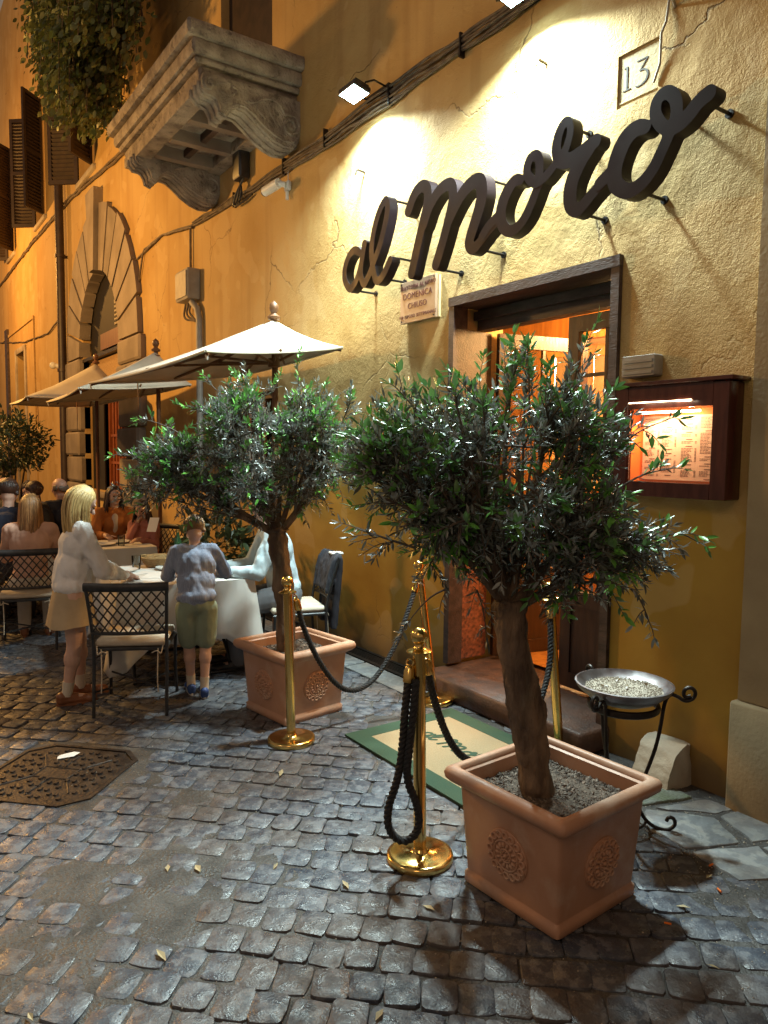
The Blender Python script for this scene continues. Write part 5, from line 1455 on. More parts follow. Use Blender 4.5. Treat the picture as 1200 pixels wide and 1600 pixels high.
for a in (-48, -168, 72):
    a = R(a); c, s = math.cos(a), math.sin(a)
    prof = [(.285, .640), (.262, .628), (.252, .648), (.262, .672), (.288, .678), (.306, .655), (.296, .626), (.262, .610), (.225, .635), (.195, .640), (.175, .60), (.165, .50), (.150, .40), (.115, .28), (.085, .20), (.075, .14), (.09, .08), (.13, .03), (.18, .008), (.222, .014), (.245, .04), (.236, .07), (.212, .072), (.205, .052)]
    P = smooth_pts([(q*c, q*s, z) for q, z in prof], 2)
    MB().tube(P, .0085, 8).build('leg', 'iron', ast)
MB().tube([(.115*math.cos(k*PI/12), .115*math.sin(k*PI/12), .045) for k in range(24)], .006, 6, closed=True).build('foot_ring', 'iron', ast)

# ------------------------------------------------------------------ UMBRELLAS
def umbrella(corners, apex, pole_xy, label, seed):
    t = thing('patio_umbrella', label, 'umbrella', (pole_xy[0], pole_xy[1], 0), 0, 'cream patio umbrellas over the tables')
    O = Vector((pole_xy[0], pole_xy[1], 0))
    C = [Vector(c)-O for c in corners]; A = Vector(apex)-O
    mb = MB(); N = 10
    for q in range(4):
        a, b = C[q], C[(q+1) % 4]
        idx = {}
        for i in range(N+1):
            u = i/N
            for j in range(i+1):
                v_ = j/max(1, i)
                p = A.lerp(a.lerp(b, v_), u)
                edge = 4*v_*(1-v_)
                p = p + Vector((0, 0, -.035*math.sin(PI*u)*1.0 - .02*edge*u + .012*edge*math.sin(PI*u)+ .004*mnoise.noise(p*5)))
                if u == 1: 
                    mid = (C[0]+C[1]+C[2]+C[3])/4; p = p.lerp(Vector((mid.x, mid.y, p.z)), .035*edge)
                idx[(i, j)] = len(mb.v); mb.v.append(tuple(p))
        for i in range(N):
            for j in range(i+1):
                mb.f.append((idx[(i, j)], idx[(i+1, j)], idx[(i+1, j+1)]))
                if j < i: mb.f.append((idx[(i, j)], idx[(i+1, j+1)], idx[(i, j+1)]))
    o = mb.build('canopy', 'white_canvas', t, angle=60)
    bm = bmesh.new(); bm.from_mesh(o.data); bmesh.ops.remove_doubles(bm, verts=bm.verts, dist=1e-4); bmesh.ops.recalc_face_normals(bm, faces=bm.faces)
    up_ = sum(f.normal.z for f in bm.faces); 
    if up_ < 0: bmesh.ops.reverse_faces(bm, faces=bm.faces)
    bmesh.ops.solidify(bm, geom=bm.faces[:], thickness=.006); bm.to_mesh(o.data); bm.free()
    # hem along the edge
    hem = MB()
    for q in range(4):
        a, b = C[q], C[(q+1) % 4]
        pts = []
        mid = (C[0]+C[1]+C[2]+C[3])/4
        for i in range(11):
            v_ = i/10; p = a.lerp(b, v_); e = 4*v_*(1-v_); p = p.lerp(Vector((mid.x, mid.y, p.z)), .035*e)+Vector((0, 0, -.02*e-.008)); pts.append(p)
        hem.tube(pts, .011, 6, flat=1.0)
    hem.build('hem', 'white_canvas', t)
    top = A+Vector((0, 0, .02))
    MB().tube([(0, 0, 0.05), (0, 0, top.z-.45), (A.x, A.y, top.z)], .026, 12).build('pole', 'woodpole', t)
    MB().box(-.25, .25, -.25, .25, 0.004, .06, bev=.01).build('base_plate', 'iron', t)
    hub = A+Vector((0, 0, -.09)); slider = A+Vector((0, 0, -.36))
    MB().tube([hub+Vector((0, 0, -.03)), hub+Vector((0, 0, .05))], .05, 12).build('hub', 'woodpole', t)
    MB().tube([slider+Vector((0, 0, -.03)), slider+Vector((0, 0, .04))], .05, 12).build('slider', 'woodpole', t)
    ends = C+[(C[k]+C[(k+1) % 4])/2 for k in range(4)]
    for k, e in enumerate(ends):
        e2 = hub.lerp(e+Vector((0, 0, -.03)), .985 if k < 4 else .93)
        m = hub.lerp(e2, .5)+Vector((0, 0, -.035))
        rb = MB().tube([hub, m, e2], [.016, .014, .010], 6, flat=1.3, upv=(0, 0, 1)).build('rib', 'woodpole', t)
        s2 = hub.lerp(e2, .50)+Vector((0, 0, -.05))
        MB().tube([slider, s2], .011, 6).build('strut', 'woodpole', rb)
    MB().lathe([(.0, -.01), (.05, -.01), (.055, .01), (.03, .03), (.022, .04), (.034, .06), (.042, .085), (.034, .115), (.012, .135), (.0, .145)], 20, Matrix.Translation(A+Vector((0, 0, .012))), cap=False).build('finial', 'woodpole', t)
    r = random.Random(seed)
    for k in (0, 1):
        p = C[k]+Vector((.02, .02, -.01))
        MB().tube([p, p+Vector((.004, .01, -.05)), p+Vector((0, .03, -.025)), p], .006, 5).build('tie_loop', 'whiteplastic', t)
    p = C[0].lerp(C[3], .30); ln = .42
    MB().tube([p+Vector((0, 0, -.02)), p+Vector((.01, .02, -ln*.5)), p+Vector((0, .0, -ln))], [.018, .016, .012], 6, flat=.3).build('hanging_strap', 'woodpole', t)
    return t
umbrella([(1.82, 7.80, 2.375), (1.90, 4.88, 2.39), (3.30, 5.38, 2.59), (3.36, 7.6, 2.54)], (2.80, 5.66, 2.80), (2.84, 5.72), 'nearest cream patio umbrella, its near slope lit white by the floodlight', 1)
umbrella([(1.98, 10.84, 2.35), (1.80, 8.16, 2.35), (3.17, 8.62, 2.50), (3.25, 10.9, 2.50)], (2.86, 8.95, 2.89), (2.9, 9.0), 'middle cream patio umbrella, between the nearest one and the archway', 2)
umbrella([(1.68, 11.90, 2.36), (1.75, 11.0, 2.42), (3.2, 11.1, 2.50), (3.2, 13.7, 2.48)], (2.88, 11.9, 3.02), (2.9, 12.0), 'furthest cream patio umbrella, in front of the archway', 3)

# ------------------------------------------------------------------ CHAIRS
def make_chair(label, group, cushion=True):
    t = thing('garden_chair', label, 'chair', (0, 0, 0), 0, group)
    hw, hd = .225, .21
    for s in (-1, 1):
        MB().tube(smooth_pts([(s*hw, -hd-.03, 0), (s*hw, -hd, .25), (s*hw, -hd+.01, .44), (s*(hw+.005), -hd-.02, .62), (s*(hw+.02), -hd-.09, .86)], 2), .0115, 8).build('leg', 'chairmetal', t)
        MB().tube(smooth_pts([(s*hw, hd+.03, 0), (s*(hw-.01), hd, .22), (s*hw, hd-.01, .43)], 2), .0115, 8).build('leg', 'chairmetal', t)
    MB().tube([(-hw, -hd, .435), (hw, -hd, .435), (hw, hd, .435), (-hw, hd, .435)], .011, 6, closed=True).tube([(-hw, -hd-.01, .16), (hw, hd+.01, .16)], .007, 6).tube([(hw, -hd-.01, .17), (-hw, hd+.01, .17)], .007, 6).build('seat_frame', 'chairmetal', t)
    MB().box(-hw, hw, -hd, hd, .437, .447).build('seat', 'chairmetal', t)
    def bp(u, v_):   # back surface: u -1..1, v 0..1 from z .54 to .82, slightly curved
        z = .545+.285*v_; x = u*(hw+.004+.016*v_); y = -hd-.012-.072*v_-.030*(1-u*u)
        return Vector((x, y, z))
    lat = MB(); n = 8
    for k in range(-4, n+1):
        for sg in (1, -1):
            pts = []
            for i in range(9):
                v_ = i/8; u = -1+2*(k+v_*3.6)/n
                if sg < 0: u = -u
                if -1.001 <= u <= 1.001: pts.append(bp(u, v_))
            if len(pts) > 1: lat.tube(pts, .0055, 5, cap=False)
    lat.build('lattice_back', 'chairmetal', t)
    MB().tube([bp(-1+2*i/10, 0) for i in range(11)], .010, 8, flat=1.2, upv=(0, 0, 1)).build('lower_rail', 'chairmetal', t)
    tp = MB().tube([bp(-1.04+2.08*i/10, 1.08) for i in range(11)], .014, 8, flat=2.0, upv=(0, 0, 1)).build('top_rail', 'chairmetal', t)
    if cushion:
        cm = MB().box(-hw+.005, hw-.005, -hd+.005, hd+.012, .449, .492, bev=.018)
        o = cm.build('seat_cushion', 'cushion', t, angle=80)
        tie = MB()
        for s in (-1, 1):
            tie.tube(smooth_pts([(s*(hw-.02), -hd, .46), (s*(hw-.03), -hd-.03, .40), (s*(hw-.05), -hd-.02, .43), (s*(hw-.09), -hd-.01, .41)], 2), .004, 5)
            tie.tube(smooth_pts([(s*(hw-.05), -hd-.015, .44), (s*(hw-.055), -hd-.03, .25), (s*(hw-.05), -hd-.03, .16)], 1), .004, 5)
        stuff(tie.build('cushion_ties', 'cushion', o))
    return t
grpc = 'dark lattice-back garden chairs'
ch0 = make_chair('dark lattice-back garden chair with cream cushion, empty, between the two children', grpc)
ch0.location = (1.41, 4.90, 0); ch0.rotation_euler = (0, 0, R(-27))
def place_chair(x, y, rz, label):
    c = copy_tree(ch0); c.location = (x, y, 0); c.rotation_euler = (0, 0, R(rz)); c['label'] = label; return c
place_chair(1.08, 6.93, -14, 'dark lattice-back chair under the long-haired woman seen from behind')
place_chair(2.76, 5.22, 75, 'dark garden chair by the wall with a black jacket over its back')
place_chair(.82, 7.35, -50, 'dark lattice-back chair at the left edge of the picture, partly cut off')
place_chair(2.28, 8.62, 195, 'dark garden chair under the woman in the orange cardigan')
place_chair(2.46, 7.98, 120, 'dark garden chair under the child at the middle table')

# ------------------------------------------------------------------ TABLES
def table(loc, rz, sx, sy, label, cl_label, drop=.42, seed=1, hang=()):
    t = thing('folding_table', label, 'table', loc, rz, 'restaurant tables on the pavement')
    MB().box(-sx/2, sx/2, -sy/2, sy/2, .70, .728, bev=.004).build('tabletop', 'woodpole', t)
    for s in (-1, 1):
        for q in (-1, 1):
            MB().tube([(s*sx*.38, q*sy*.40, 0), (s*sx*.30, -q*sy*.28, .70)], .014, 8).build('leg', 'chairmetal', t)
    for q in (-1, 1): MB().tube([(-sx*.38, q*sy*.40, .012), (sx*.38, q*sy*.40, .012)], .012, 8).build('foot_bar', 'chairmetal', t)
    r = random.Random(seed)
    mb = MB(); P = []
    nx = int(sx/.035); ny = int(sy/.035)
    hx, hy = sx/2+.006, sy/2+.006
    per = [(-hx+2*hx*i/nx, -hy) for i in range(nx)]+[(hx, -hy+2*hy*i/ny) for i in range(ny)]+[(hx-2*hx*i/nx, hy) for i in range(nx)]+[(-hx, hy-2*hy*i/ny) for i in range(ny)]
    n = len(per); lv_ = 9
    for k in range(lv_):
        u = k/(lv_-1)
        for i, (x, y) in enumerate(per):
            ex, ey = x/hx, y/hy
            cr_ = max(0, abs(ex)+abs(ey)-1.55)/.45
            L = drop*(1+.38*cr_)
            ph = i*2*PI/n
            w_ = (math.sin(ph*9+seed)*.5+math.sin(ph*17+seed*2.1)*.35+mnoise.noise((x*6, y*6, seed))*.8)*.070*u*(1-.3*cr_)
            nx_, ny_ = (ex if abs(ex) >= .999 else 0), (ey if abs(ey) >= .999 else 0)
            l = math.hypot(nx_, ny_) or 1; nx_, ny_ = nx_/l, ny_/l
            out = .004+w_+.07*cr_*u*.9+.012*u
            mb.v.append((x+nx_*out, y+ny_*out, .735-L*u if k else .736))
    for k in range(lv_-1):
        for i in range(n):
            j = (i+1) % n; mb.f.append((k*n+i, k*n+j, (k+1)*n+j, (k+1)*n+i))
    mb.f.append(tuple(range(n)))
    c = mb.build('tablecloth', 'cloth', None, angle=75, loc=loc); c.rotation_euler = (0, 0, rz)
    bm = bmesh.new(); bm.from_mesh(c.data); bmesh.ops.solidify(bm, geom=bm.faces[:], thickness=.003); bm.to_mesh(c.data); bm.free()
    tag(c, cl_label, 'tablecloth', 'white tablecloths')
    return t
table((1.93, 5.70, 0), R(-6), .98, 1.02, 'nearest restaurant table, behind the empty lattice chair and the boy', 'white tablecloth hanging in folds on the nearest table between girl and boy', .44, 1)
table((1.98, 7.78, 0), R(-3), .74, .76, 'restaurant table in front of the woman in the orange cardigan', 'white tablecloth on the middle table in front of the orange cardigan', .40, 2)
table((1.16, 8.35, 0), R(4), .70, .74, 'rear restaurant table at the left among the group of diners', 'white tablecloth on the rear left table among the group of diners', .40, 3)

TZ = .7375
def sheet(x, y, w, h, rz, mt_, nm, lb, cat, z=TZ, grp=None):
    o = MB().box(-w/2, w/2, -h/2, h/2, 0, .002).build(nm, mt_, None, loc=(x, y, z)); o.rotation_euler = (0, 0, R(rz)); return tag(o, lb, cat, grp)
sheet(1.66, 5.48, .21, .29, 20, 'whitepaper', 'menu_sheet', 'white menu sheet under the girl hands on the nearest table', 'menu', TZ)
sheet(1.80, 5.62, .21, .29, -30, 'whitepaper', 'menu_sheet', 'white menu sheet lying in the middle of the nearest table', 'menu', TZ+.003)
sheet(1.72, 5.86, .20, .20, 10, 'whitepaper', 'napkin', 'folded white napkin beyond the menus on the nearest table', 'napkin', TZ)
sheet(2.22, 5.45, .32, .24, 5, 'coir', 'place_mat', 'tan paper place mat in front of the man in the pale shirt', 'place mat', TZ)
def plate(x, y, z, r, lb, grp):
    o = MB().lathe([(.0, .004), (r*.55, .004), (r*.6, .006), (r*.98, .018), (r, .020), (r*.97, .014), (r*.6, .001), (r*.5, 0), (0, 0)], 32, cap=False).build('plate', 'ceramic', None, loc=(x, y, z), angle=60); return tag(o, lb, 'plate', grp)
plate(1.98, 5.88, TZ, .125, 'round white plate near the bread basket on the nearest table', 'white plates')
plate(1.90, 7.72, TZ, .125, 'white plate on the middle table in front of the cardigan woman', 'white plates')
plate(2.10, 7.85, TZ, .115, 'white plate by the child at the middle table', 'white plates')
plate(1.20, 8.30, TZ, .12, 'white plate on the rear left table', 'white plates')
bk = thing('bread_basket', 'round wicker bread basket with bread on the nearest table', 'basket', (1.93, 6.08, TZ))
wb_ = MB()
for k in range(5): wb_.tube([((.085+.012*k)*math.cos(q*PI/14), (.085+.012*k)*math.sin(q*PI/14), .01+.018*k+.004*math.sin(q*7)) for q in range(28)], .010, 6, closed=True)
wb_.lathe([(.0, .004), (.09, .004)], 24, cap=False).build('basket_weave', 'wicker', bk)
for k in range(4): 
    o = MB().ball((.04*math.cos(k*1.6), .04*math.sin(k*1.6), .075), .042, 12, 8, sc=(1.3, .8, .7)).build('bread', 'wicker', None, loc=bk.location)
    tag(o, 'crusty bread piece at the ' + ('right side', 'back', 'left side', 'front')[k] + ' of the wicker basket', 'bread', 'bread pieces in the basket')
def glass(x, y, lb, z=TZ):
    o = MB().lathe([(.0, .004), (.028, .004), (.036, .11), (.038, .11), (.031, 0), (.0, 0)], 20, cap=False).build('drinking_glass', 'drink', None, loc=(x, y, z), angle=60); return tag(o, lb, 'glass', 'drinking glasses')
glass(2.16, 5.78, 'clear tumbler beside the boy on the nearest table'); glass(2.24, 5.92, 'clear tumbler at the far corner of the nearest table'); glass(2.05, 7.6, 'clear tumbler on the middle table'); glass(1.05, 8.2, 'clear tumbler on the rear left table')
glass(1.74, 6.02, 'clear tumbler left of the bread basket on the nearest table'); glass(2.30, 5.62, 'clear tumbler near the hand of the man in the pale shirt'); glass(1.85, 7.95, 'clear tumbler at the far side of the middle table'); glass(1.30, 8.55, 'clear tumbler at the far side of the rear left table')
plate(2.28, 5.30, TZ+.003, .12, 'white plate in front of the man in the pale shirt', 'white plates'); plate(1.62, 5.95, TZ, .11, 'white plate at the far left corner of the nearest table', 'white plates')
bt = thing('water_bottle', 'green glass water bottle standing on the nearest table', 'bottle', (2.10, 6.06, TZ))
MB().lathe([(.0, .0), (.036, .0), (.037, .01), (.037, .17), (.030, .21), (.014, .245), (.013, .285), (.0, .286)], 20, cap=False).build('bottle_body', 'bottleglass', bt)
MB().lathe([(.0375, .07), (.0375, .14)], 20, cap=False).build('label_band', 'whitepaper', bt); MB().lathe([(.0, .305), (.0145, .305), (.0145, .280)], 12, cap=False).build('cap', 'brass', bt)
for k, (x, y, a, lb) in enumerate(((1.50, 5.68, 60, 'silver fork on the left edge of the nearest table'), (1.55, 5.80, 62, 'silver knife on the left edge of the nearest table'), (2.12, 5.26, -4, 'silver fork beside the plate of the man in the pale shirt'))):
    o = MB().box(-.09, .03, -.003, .003, 0, .0025).box(.03, .085, -.010, .010, 0, .002).build('knife' if 'knife' in lb else 'fork', 'pan', None, loc=(x, y, TZ+.004)); o.rotation_euler = (0, 0, R(a)); tag(o, lb, 'cutlery')
nk = thing('open_menu', 'open menu booklet held up by the child at the middle table', 'menu', (2.36, 7.62, .86), R(20))
MB().box(-.05, .05, -.002, .002, 0, .17).build('cover', 'whitepaper', nk); nk.rotation_euler = (R(-35), 0, R(-40))

# ------------------------------------------------------------------ PEOPLE
def skin(name, c): return mat(name, c, tuple(x*.85 for x in c), .5, scale=10)
MT['skin_fair'] = skin('fair_skin', (0.58, 0.36, 0.27)); MT['skin_tan'] = skin('tanned_skin', (0.46, 0.25, 0.17))
def fab(name, c, c2=None, bump=.3, bs=60, sc=8, **k): return mat(name, c, c2 or tuple(x*.82 for x in c), .9, scale=sc, bump=bump, bscale=bs, bdist=.004, **k)
MT['blouse'] = fab('white_textured_blouse', (0.82, 0.81, 0.80), bs=110, bump=.8)
MT['skirt'] = fab('beige_skirt', (0.50, 0.38, 0.23)); MT['sock'] = fab('cream_sock', (0.62, 0.56, 0.46))
MT['brownshoe'] = mat('brown_leather_shoe', (0.26, 0.10, 0.045), (0.18, 0.07, 0.03), .4)
MT['bluestripe'] = fab('blue_grey_shirt', (0.26, 0.31, 0.42), (0.17, 0.20, 0.29), sc=40, stretch=(4, 4, .15)); MT['greenshort'] = fab('sage_green_shorts', (0.23, 0.28, 0.20))
MT['blueshoe'] = mat('blue_sneaker', (0.03, 0.08, 0.26), (0.02, 0.05, 0.18), .6); MT['whitesole'] = mat('white_rubber_sole', (0.7, 0.7, 0.68), None, .5)
MT['cyanshirt'] = fab('pale_blue_shirt', (0.48, 0.58, 0.62)); MT['darktrouser'] = fab('dark_trousers', (0.03, 0.03, 0.04)); MT['greytrouser'] = fab('grey_trousers', (0.12, 0.12, 0.13))
MT['cardigan'] = fab('orange_knit_cardigan', (0.42, 0.15, 0.03), (0.28, 0.09, 0.02), bs=140, bump=1); MT['pinktop'] = fab('dusty_pink_top', (0.56, 0.33, 0.24)); MT['rosetop'] = fab('rose_shirt', (0.40, 0.15, 0.11))
MT['navy'] = fab('navy_jacket', (0.012, 0.016, 0.035)); MT['blacktop'] = fab('black_top', (0.015, 0.015, 0.017)); MT['whitetop'] = fab('cream_top', (0.55, 0.48, 0.40))
def hairm(n, a, b): return mat(n, a, b, .42, isl=.38, scale=30, stretch=(6, 6, .5), bump=.6, bscale=60, bdist=.004, detail=3)
MT['blonde'] = hairm('blonde_hair', (0.56, 0.40, 0.17), (0.36, 0.23, 0.08)); MT['lightbrown'] = hairm('light_brown_hair', (0.34, 0.17, 0.06), (0.20, 0.09, 0.03)); MT['darkhair'] = hairm('dark_brown_hair', (0.045, 0.018, 0.010), (0.02, 0.008, 0.005)); MT['greyhair'] = hairm('short_grey_hair', (0.16, 0.11, 0.08), (0.10, 0.07, 0.05))
MT['eye'] = mat('eye_dark', (0.02, 0.015, 0.01), None, .2); MT['lip'] = mat('lip_tone', (0.38, 0.13, 0.10), None, .5)

def remeshed(mb, name, mt_, parent, voxel=.008, sm=3, wr=0.0, wsc=(14, 14, 5)):
    me = bpy.data.meshes.new('tmp'); me.from_pydata(mb.v, [], mb.f)
    bm = bmesh.new(); bm.from_mesh(me); bmesh.ops.recalc_face_normals(bm, faces=bm.faces); bm.to_mesh(me); bm.free()
    ob = bpy.data.objects.new('tmp', me); COL.objects.link(ob)
    m = ob.modifiers.new('r', 'REMESH'); m.mode = 'VOXEL'; m.voxel_size = voxel; m.adaptivity = 0
    s = ob.modifiers.new('s', 'SMOOTH'); s.iterations = sm; s.factor = .5
    dg = bpy.context.evaluated_depsgraph_get(); dg.update()
    out = bpy.data.meshes.new_from_object(ob.evaluated_get(dg)); bpy.data.objects.remove(ob)
    out.name = name; out.materials.clear(); out.materials.append(MT[mt_] if isinstance(mt_, str) else mt_)
    if wr:
        ns = [Vector(v.normal) for v in out.vertices]
        for v, nn in zip(out.vertices, ns):
            p = v.co; q = mnoise.noise(Vector((p.x*wsc[0], p.y*wsc[1], p.z*wsc[2])))+.6*mnoise.noise(Vector((p.x*38+p.z*11, p.y*38, p.z*9)))
            v.co = p+nn*q*wr
    out.shade_smooth()
    o = bpy.data.objects.new(name, out); COL.objects.link(o)
    if parent is not None: o.parent = parent
    return o

def person(label, loc, rz, H, J, top, bottom, shoes, hair, skin_='skin_fair', top_style='shirt', bottom_style='trousers', look=(0, 0), vox=.009, socks=None, child=1.0, hairstyle='short', glasses=False, extra=None):
    """J: joints in local metres (facing +Y, x to the person's right)"""
    t = thing('person', label, 'person', loc, rz)
    V = {k: Vector(v) for k, v in J.items()}
    h = H
    b = MB()
    pel, ch, nk, hd = V['pelvis'], V['chest'], V['neck'], V['head']
    up_ = (ch-pel).normalized()
    tq = up_.to_track_quat('Z', 'Y').to_matrix() if False else None
    b.ball(pel, 1, 14, 10, sc=(.088*h, .062*h, .065*h)); b.cap(pel, pel.lerp(ch, .6), .062*h, .060*h, 14)
    b.ball(pel.lerp(ch, .5), 1, 14, 10, sc=(.076*h, .056*h, .09*h)); b.ball(ch, 1, 14, 10, sc=(.095*h, .062*h, .085*h))
    b.cap(V['shR'], V['shL'], .034*h, .034*h); b.cap(ch, nk, .045*h, .030*h); b.cap(nk, hd, .030*h, .030*h)
    for s in ('R', 'L'):
        sh, el, wr = V['sh'+s], V['el'+s], V['wr'+s]
        b.cap(sh, el, .032*h, .024*h); b.cap(el, wr, .025*h, .0155*h)
        hp, kn, an = V['hip'+s], V['kn'+s], V['an'+s]
        b.cap(hp, kn, .054*h, .034*h, 12); b.cap(kn, an, .034*h, .0205*h, 12); b.ball(kn.lerp(an, .28), 1, 12, 8, sc=(.035*h, .038*h, .055*h) if abs((kn-an).normalized().z) > .7 else (.036*h,)*3)
        toe = V['toe'+s]; b.cap(an+Vector((0, 0, -.01*h)), toe, .020*h, .016*h); b.cap(an, an+(an-toe)*.15+Vector((0, 0, -.018*h)), .02*h, .018*h)
        # hand: palm, four fingers, thumb
        d = (V['hd'+s]-wr).normalized(); sd = d.cross(Vector((0, 0, 1)))
        if sd.length < .1: sd = Vector((1, 0, 0))
        sd.normalize(); nn = sd.cross(d).normalized()
        pl = .052*h
        b.cap(wr, wr+d*pl*.55, .015*h, .019*h); b.cap(wr+d*pl*.6-sd*.012*h, wr+d*pl*.85+sd*.012*h, .012*h, .012*h)
        sgn = 1 if s == 'R' else -1
        for q, ln in zip((-1.5, -.5, .5, 1.5), (.036, .043, .045, .040)):
            a0 = wr+d*pl*.95+sd*q*.0105*h; a1 = a0+(d+sd*q*.06)*ln*h*.5-nn*.004*h; a2 = a1+(d*.9-nn*.35)*ln*h*.5
            b.cap(a0, a1, .0058*h, .0053*h, 8); b.cap(a1, a2, .0053*h, .0045*h, 8)
        tb = wr+d*pl*.35-sd*sgn*.014*h; b.cap(tb, tb+(d*.7-sd*sgn*.7)*.026*h, .0075*h, .006*h, 8); b.cap(tb+(d*.7-sd*sgn*.7)*.026*h, tb+(d*1.3-sd*sgn*.75)*.040*h, .006*h, .005*h, 8)
    HS = h*child
    Rh = Euler((R(look[0]), 0, R(look[1]))).to_matrix()      # look[0] <0: down
    def hp_(x, y, z): return hd+Rh @ Vector((x*HS, y*HS, z*HS))
    b.ball(hd+Rh @ Vector((0, -.006*HS, .012*HS)), 1, 16, 12, sc=(.046*HS, .056*HS, .052*HS), rot=Rh)
    b.ball(hp_(0, .008, -.022), 1, 14, 10, sc=(.037*HS, .042*HS, .044*HS), rot=Rh); b.ball(hp_(0, .036, -.052), 1, 10, 8, sc=(.017*HS, .014*HS, .013*HS), rot=Rh)
    b.cap(hp_(0, .047, .002), hp_(0, .062, -.018), .006*HS, .0085*HS, 8); b.cap(hp_(-.02, .047, .012), hp_(.02, .047, .012), .006*HS, .006*HS, 8)
    b.ball(hp_(.026, .030, -.018), .014*HS, 8, 6); b.ball(hp_(-.026, .030, -.018), .014*HS, 8, 6)
    for s in (-1, 1): b.ball(hp_(s*.046, -.002, -.008), 1, 8, 6, sc=(.007*HS, .012*HS, .018*HS), rot=Rh)
    body = remeshed(b, 'body', skin_, t, vox*.8, 2)
    for s in (-1, 1):
        MB().ball(hp_(s*.018, .0505, .000), 1, 8, 6, sc=(.0075*HS, .004*HS, .0045*HS), rot=Rh).build('eye', 'eye', body)
    MB().ball(hp_(0, .0505, -.034), 1, 10, 6, sc=(.013*HS, .005*HS, .0045*HS), rot=Rh).build('lips', 'lip', body)
    if glasses:
        g = MB()
        for s in (-1, 1): g.tube([hp_(s*.019+.013*math.cos(q*PI/6), .060, .001+.010*math.sin(q*PI/6)) for q in range(12)], .0012, 5, closed=True).tube([hp_(s*.032, .058, .003), hp_(s*.047, .0, .003)], .0012, 5)
        g.tube([hp_(-.006, .062, .002), hp_(.006, .062, .002)], .0012, 5); g.build('spectacles', 'blackplastic', t)
    # top
    c = MB(); e = .012 if child == 1.0 else .006
    lo_ = pel+Vector((0, 0, .01)) if top_style != 'blouse' else pel+Vector((0, 0, -.02))
    wd = 1.0 if top_style == 'shirt' else 1.22
    c.ball(ch, 1, 16, 12, sc=((.100*h+e)*(1+.1*(wd > 1)), .068*h+e, .088*h+e)); c.ball(pel.lerp(ch, .5), 1, 16, 12, sc=((.082*h+e)*wd, (.062*h+e)*wd, .10*h))
    c.ball(lo_+Vector((0, 0, .03*h)), 1, 16, 12, sc=((.088*h+e)*wd, (.066*h+e)*wd, .05*h+.3*e)); c.cap(pel.lerp(ch, .15), ch, (.068*h+e)*wd, .065*h+e, 14)
    c.cap(V['shR'], V['shL'], .036*h+e, .036*h+e, 12); c.cap(ch, nk-Vector((0, 0, .012*h)), .055*h, .036*h, 12)
    for s in ('R', 'L'):
        sh, el, wr = V['sh'+s], V['el'+s], V['wr'+s]
        if top_style == 'blouse':
            c.cap(sh, el, .037*h+e, .038*h+e, 12); c.cap(el, el.lerp(wr, .8), .040*h+e, .024*h+e*.5, 12); c.cap(el.lerp(wr, .8), el.lerp(wr, .97), .024*h, .022*h, 12)
        elif top_style == 'rolled':
            c.cap(sh, el, .037*h+e, .032*h+e, 12); c.cap(el, el.lerp(wr, .25), .032*h+e, .028*h+e, 12)
        else:
            c.cap(sh, el, .035*h+e, .028*h+e, 12); c.cap(el, el.lerp(wr, .93), .028*h+e, .019*h+e*.6, 12)
    remeshed(c, 'blouse' if top_style == 'blouse' else 'shirt', top, t, vox, 2, .009 if vox < .009 else .007, (22, 22, 9))
    if hairstyle == 'bob' and top == 'cardigan':
        c = MB().ball(ch+Vector((0, .030*h, .01)), 1, 12, 10, sc=(.035*h, .048*h, .10*h)); remeshed(c, 'inner_blouse', 'whitetop', t, vox, 1, .003)
    # bottom
    c = MB()
    if bottom_style == 'skirt':
        wb2 = []
        prof = [(.080*h+e, .01*h), (.096*h+e, -.03*h), (.112*h+e, -.09*h), (.125*h+e, -.15*h), (.130*h+e, -.172*h), (.120*h+e, -.170*h), (.09*h, -.08*h), (.02*h, 0)]
        mm = Matrix.Translation(pel+Vector((0, 0, .01*h))) @ Matrix.Diagonal((1, .82, 1, 1))
        c.lathe(prof, 40, mm, cap=True)
        o = c.build('skirt', bottom, t, angle=60)
        for v in o.data.vertices:
            q = math.atan2(v.co.y, v.co.x); k = max(0, (pel.z-v.co.z)/(.17*h)); v.co.x *= 1+.035*math.sin(q*11)*k; v.co.y *= 1+.035*math.sin(q*11)*k; v.co.z += .012*math.sin(q*3+1)*k
    else:
        c.ball(pel, 1, 16, 12, sc=(.094*h+e, .070*h+e, .070*h))
        for s in ('R', 'L'):
            hp, kn, an = V['hip'+s], V['kn'+s], V['an'+s]
            if bottom_style == 'shorts':
                c.cap(hp, hp.lerp(kn, .80), .060*h+e, .052*h+e, 14); c.cap(hp.lerp(kn, .80), hp.lerp(kn, .86), .053*h+e, .050*h+e, 14)
            else:
                c.cap(hp, kn, .058*h+e*.7, .040*h+e*.6, 12); c.cap(kn, an, .040*h+e*.6, .030*h+e*.3, 12)
        remeshed(c, bottom_style if bottom_style != 'trousers' else 'trousers', bottom, t, vox, 3, .004)
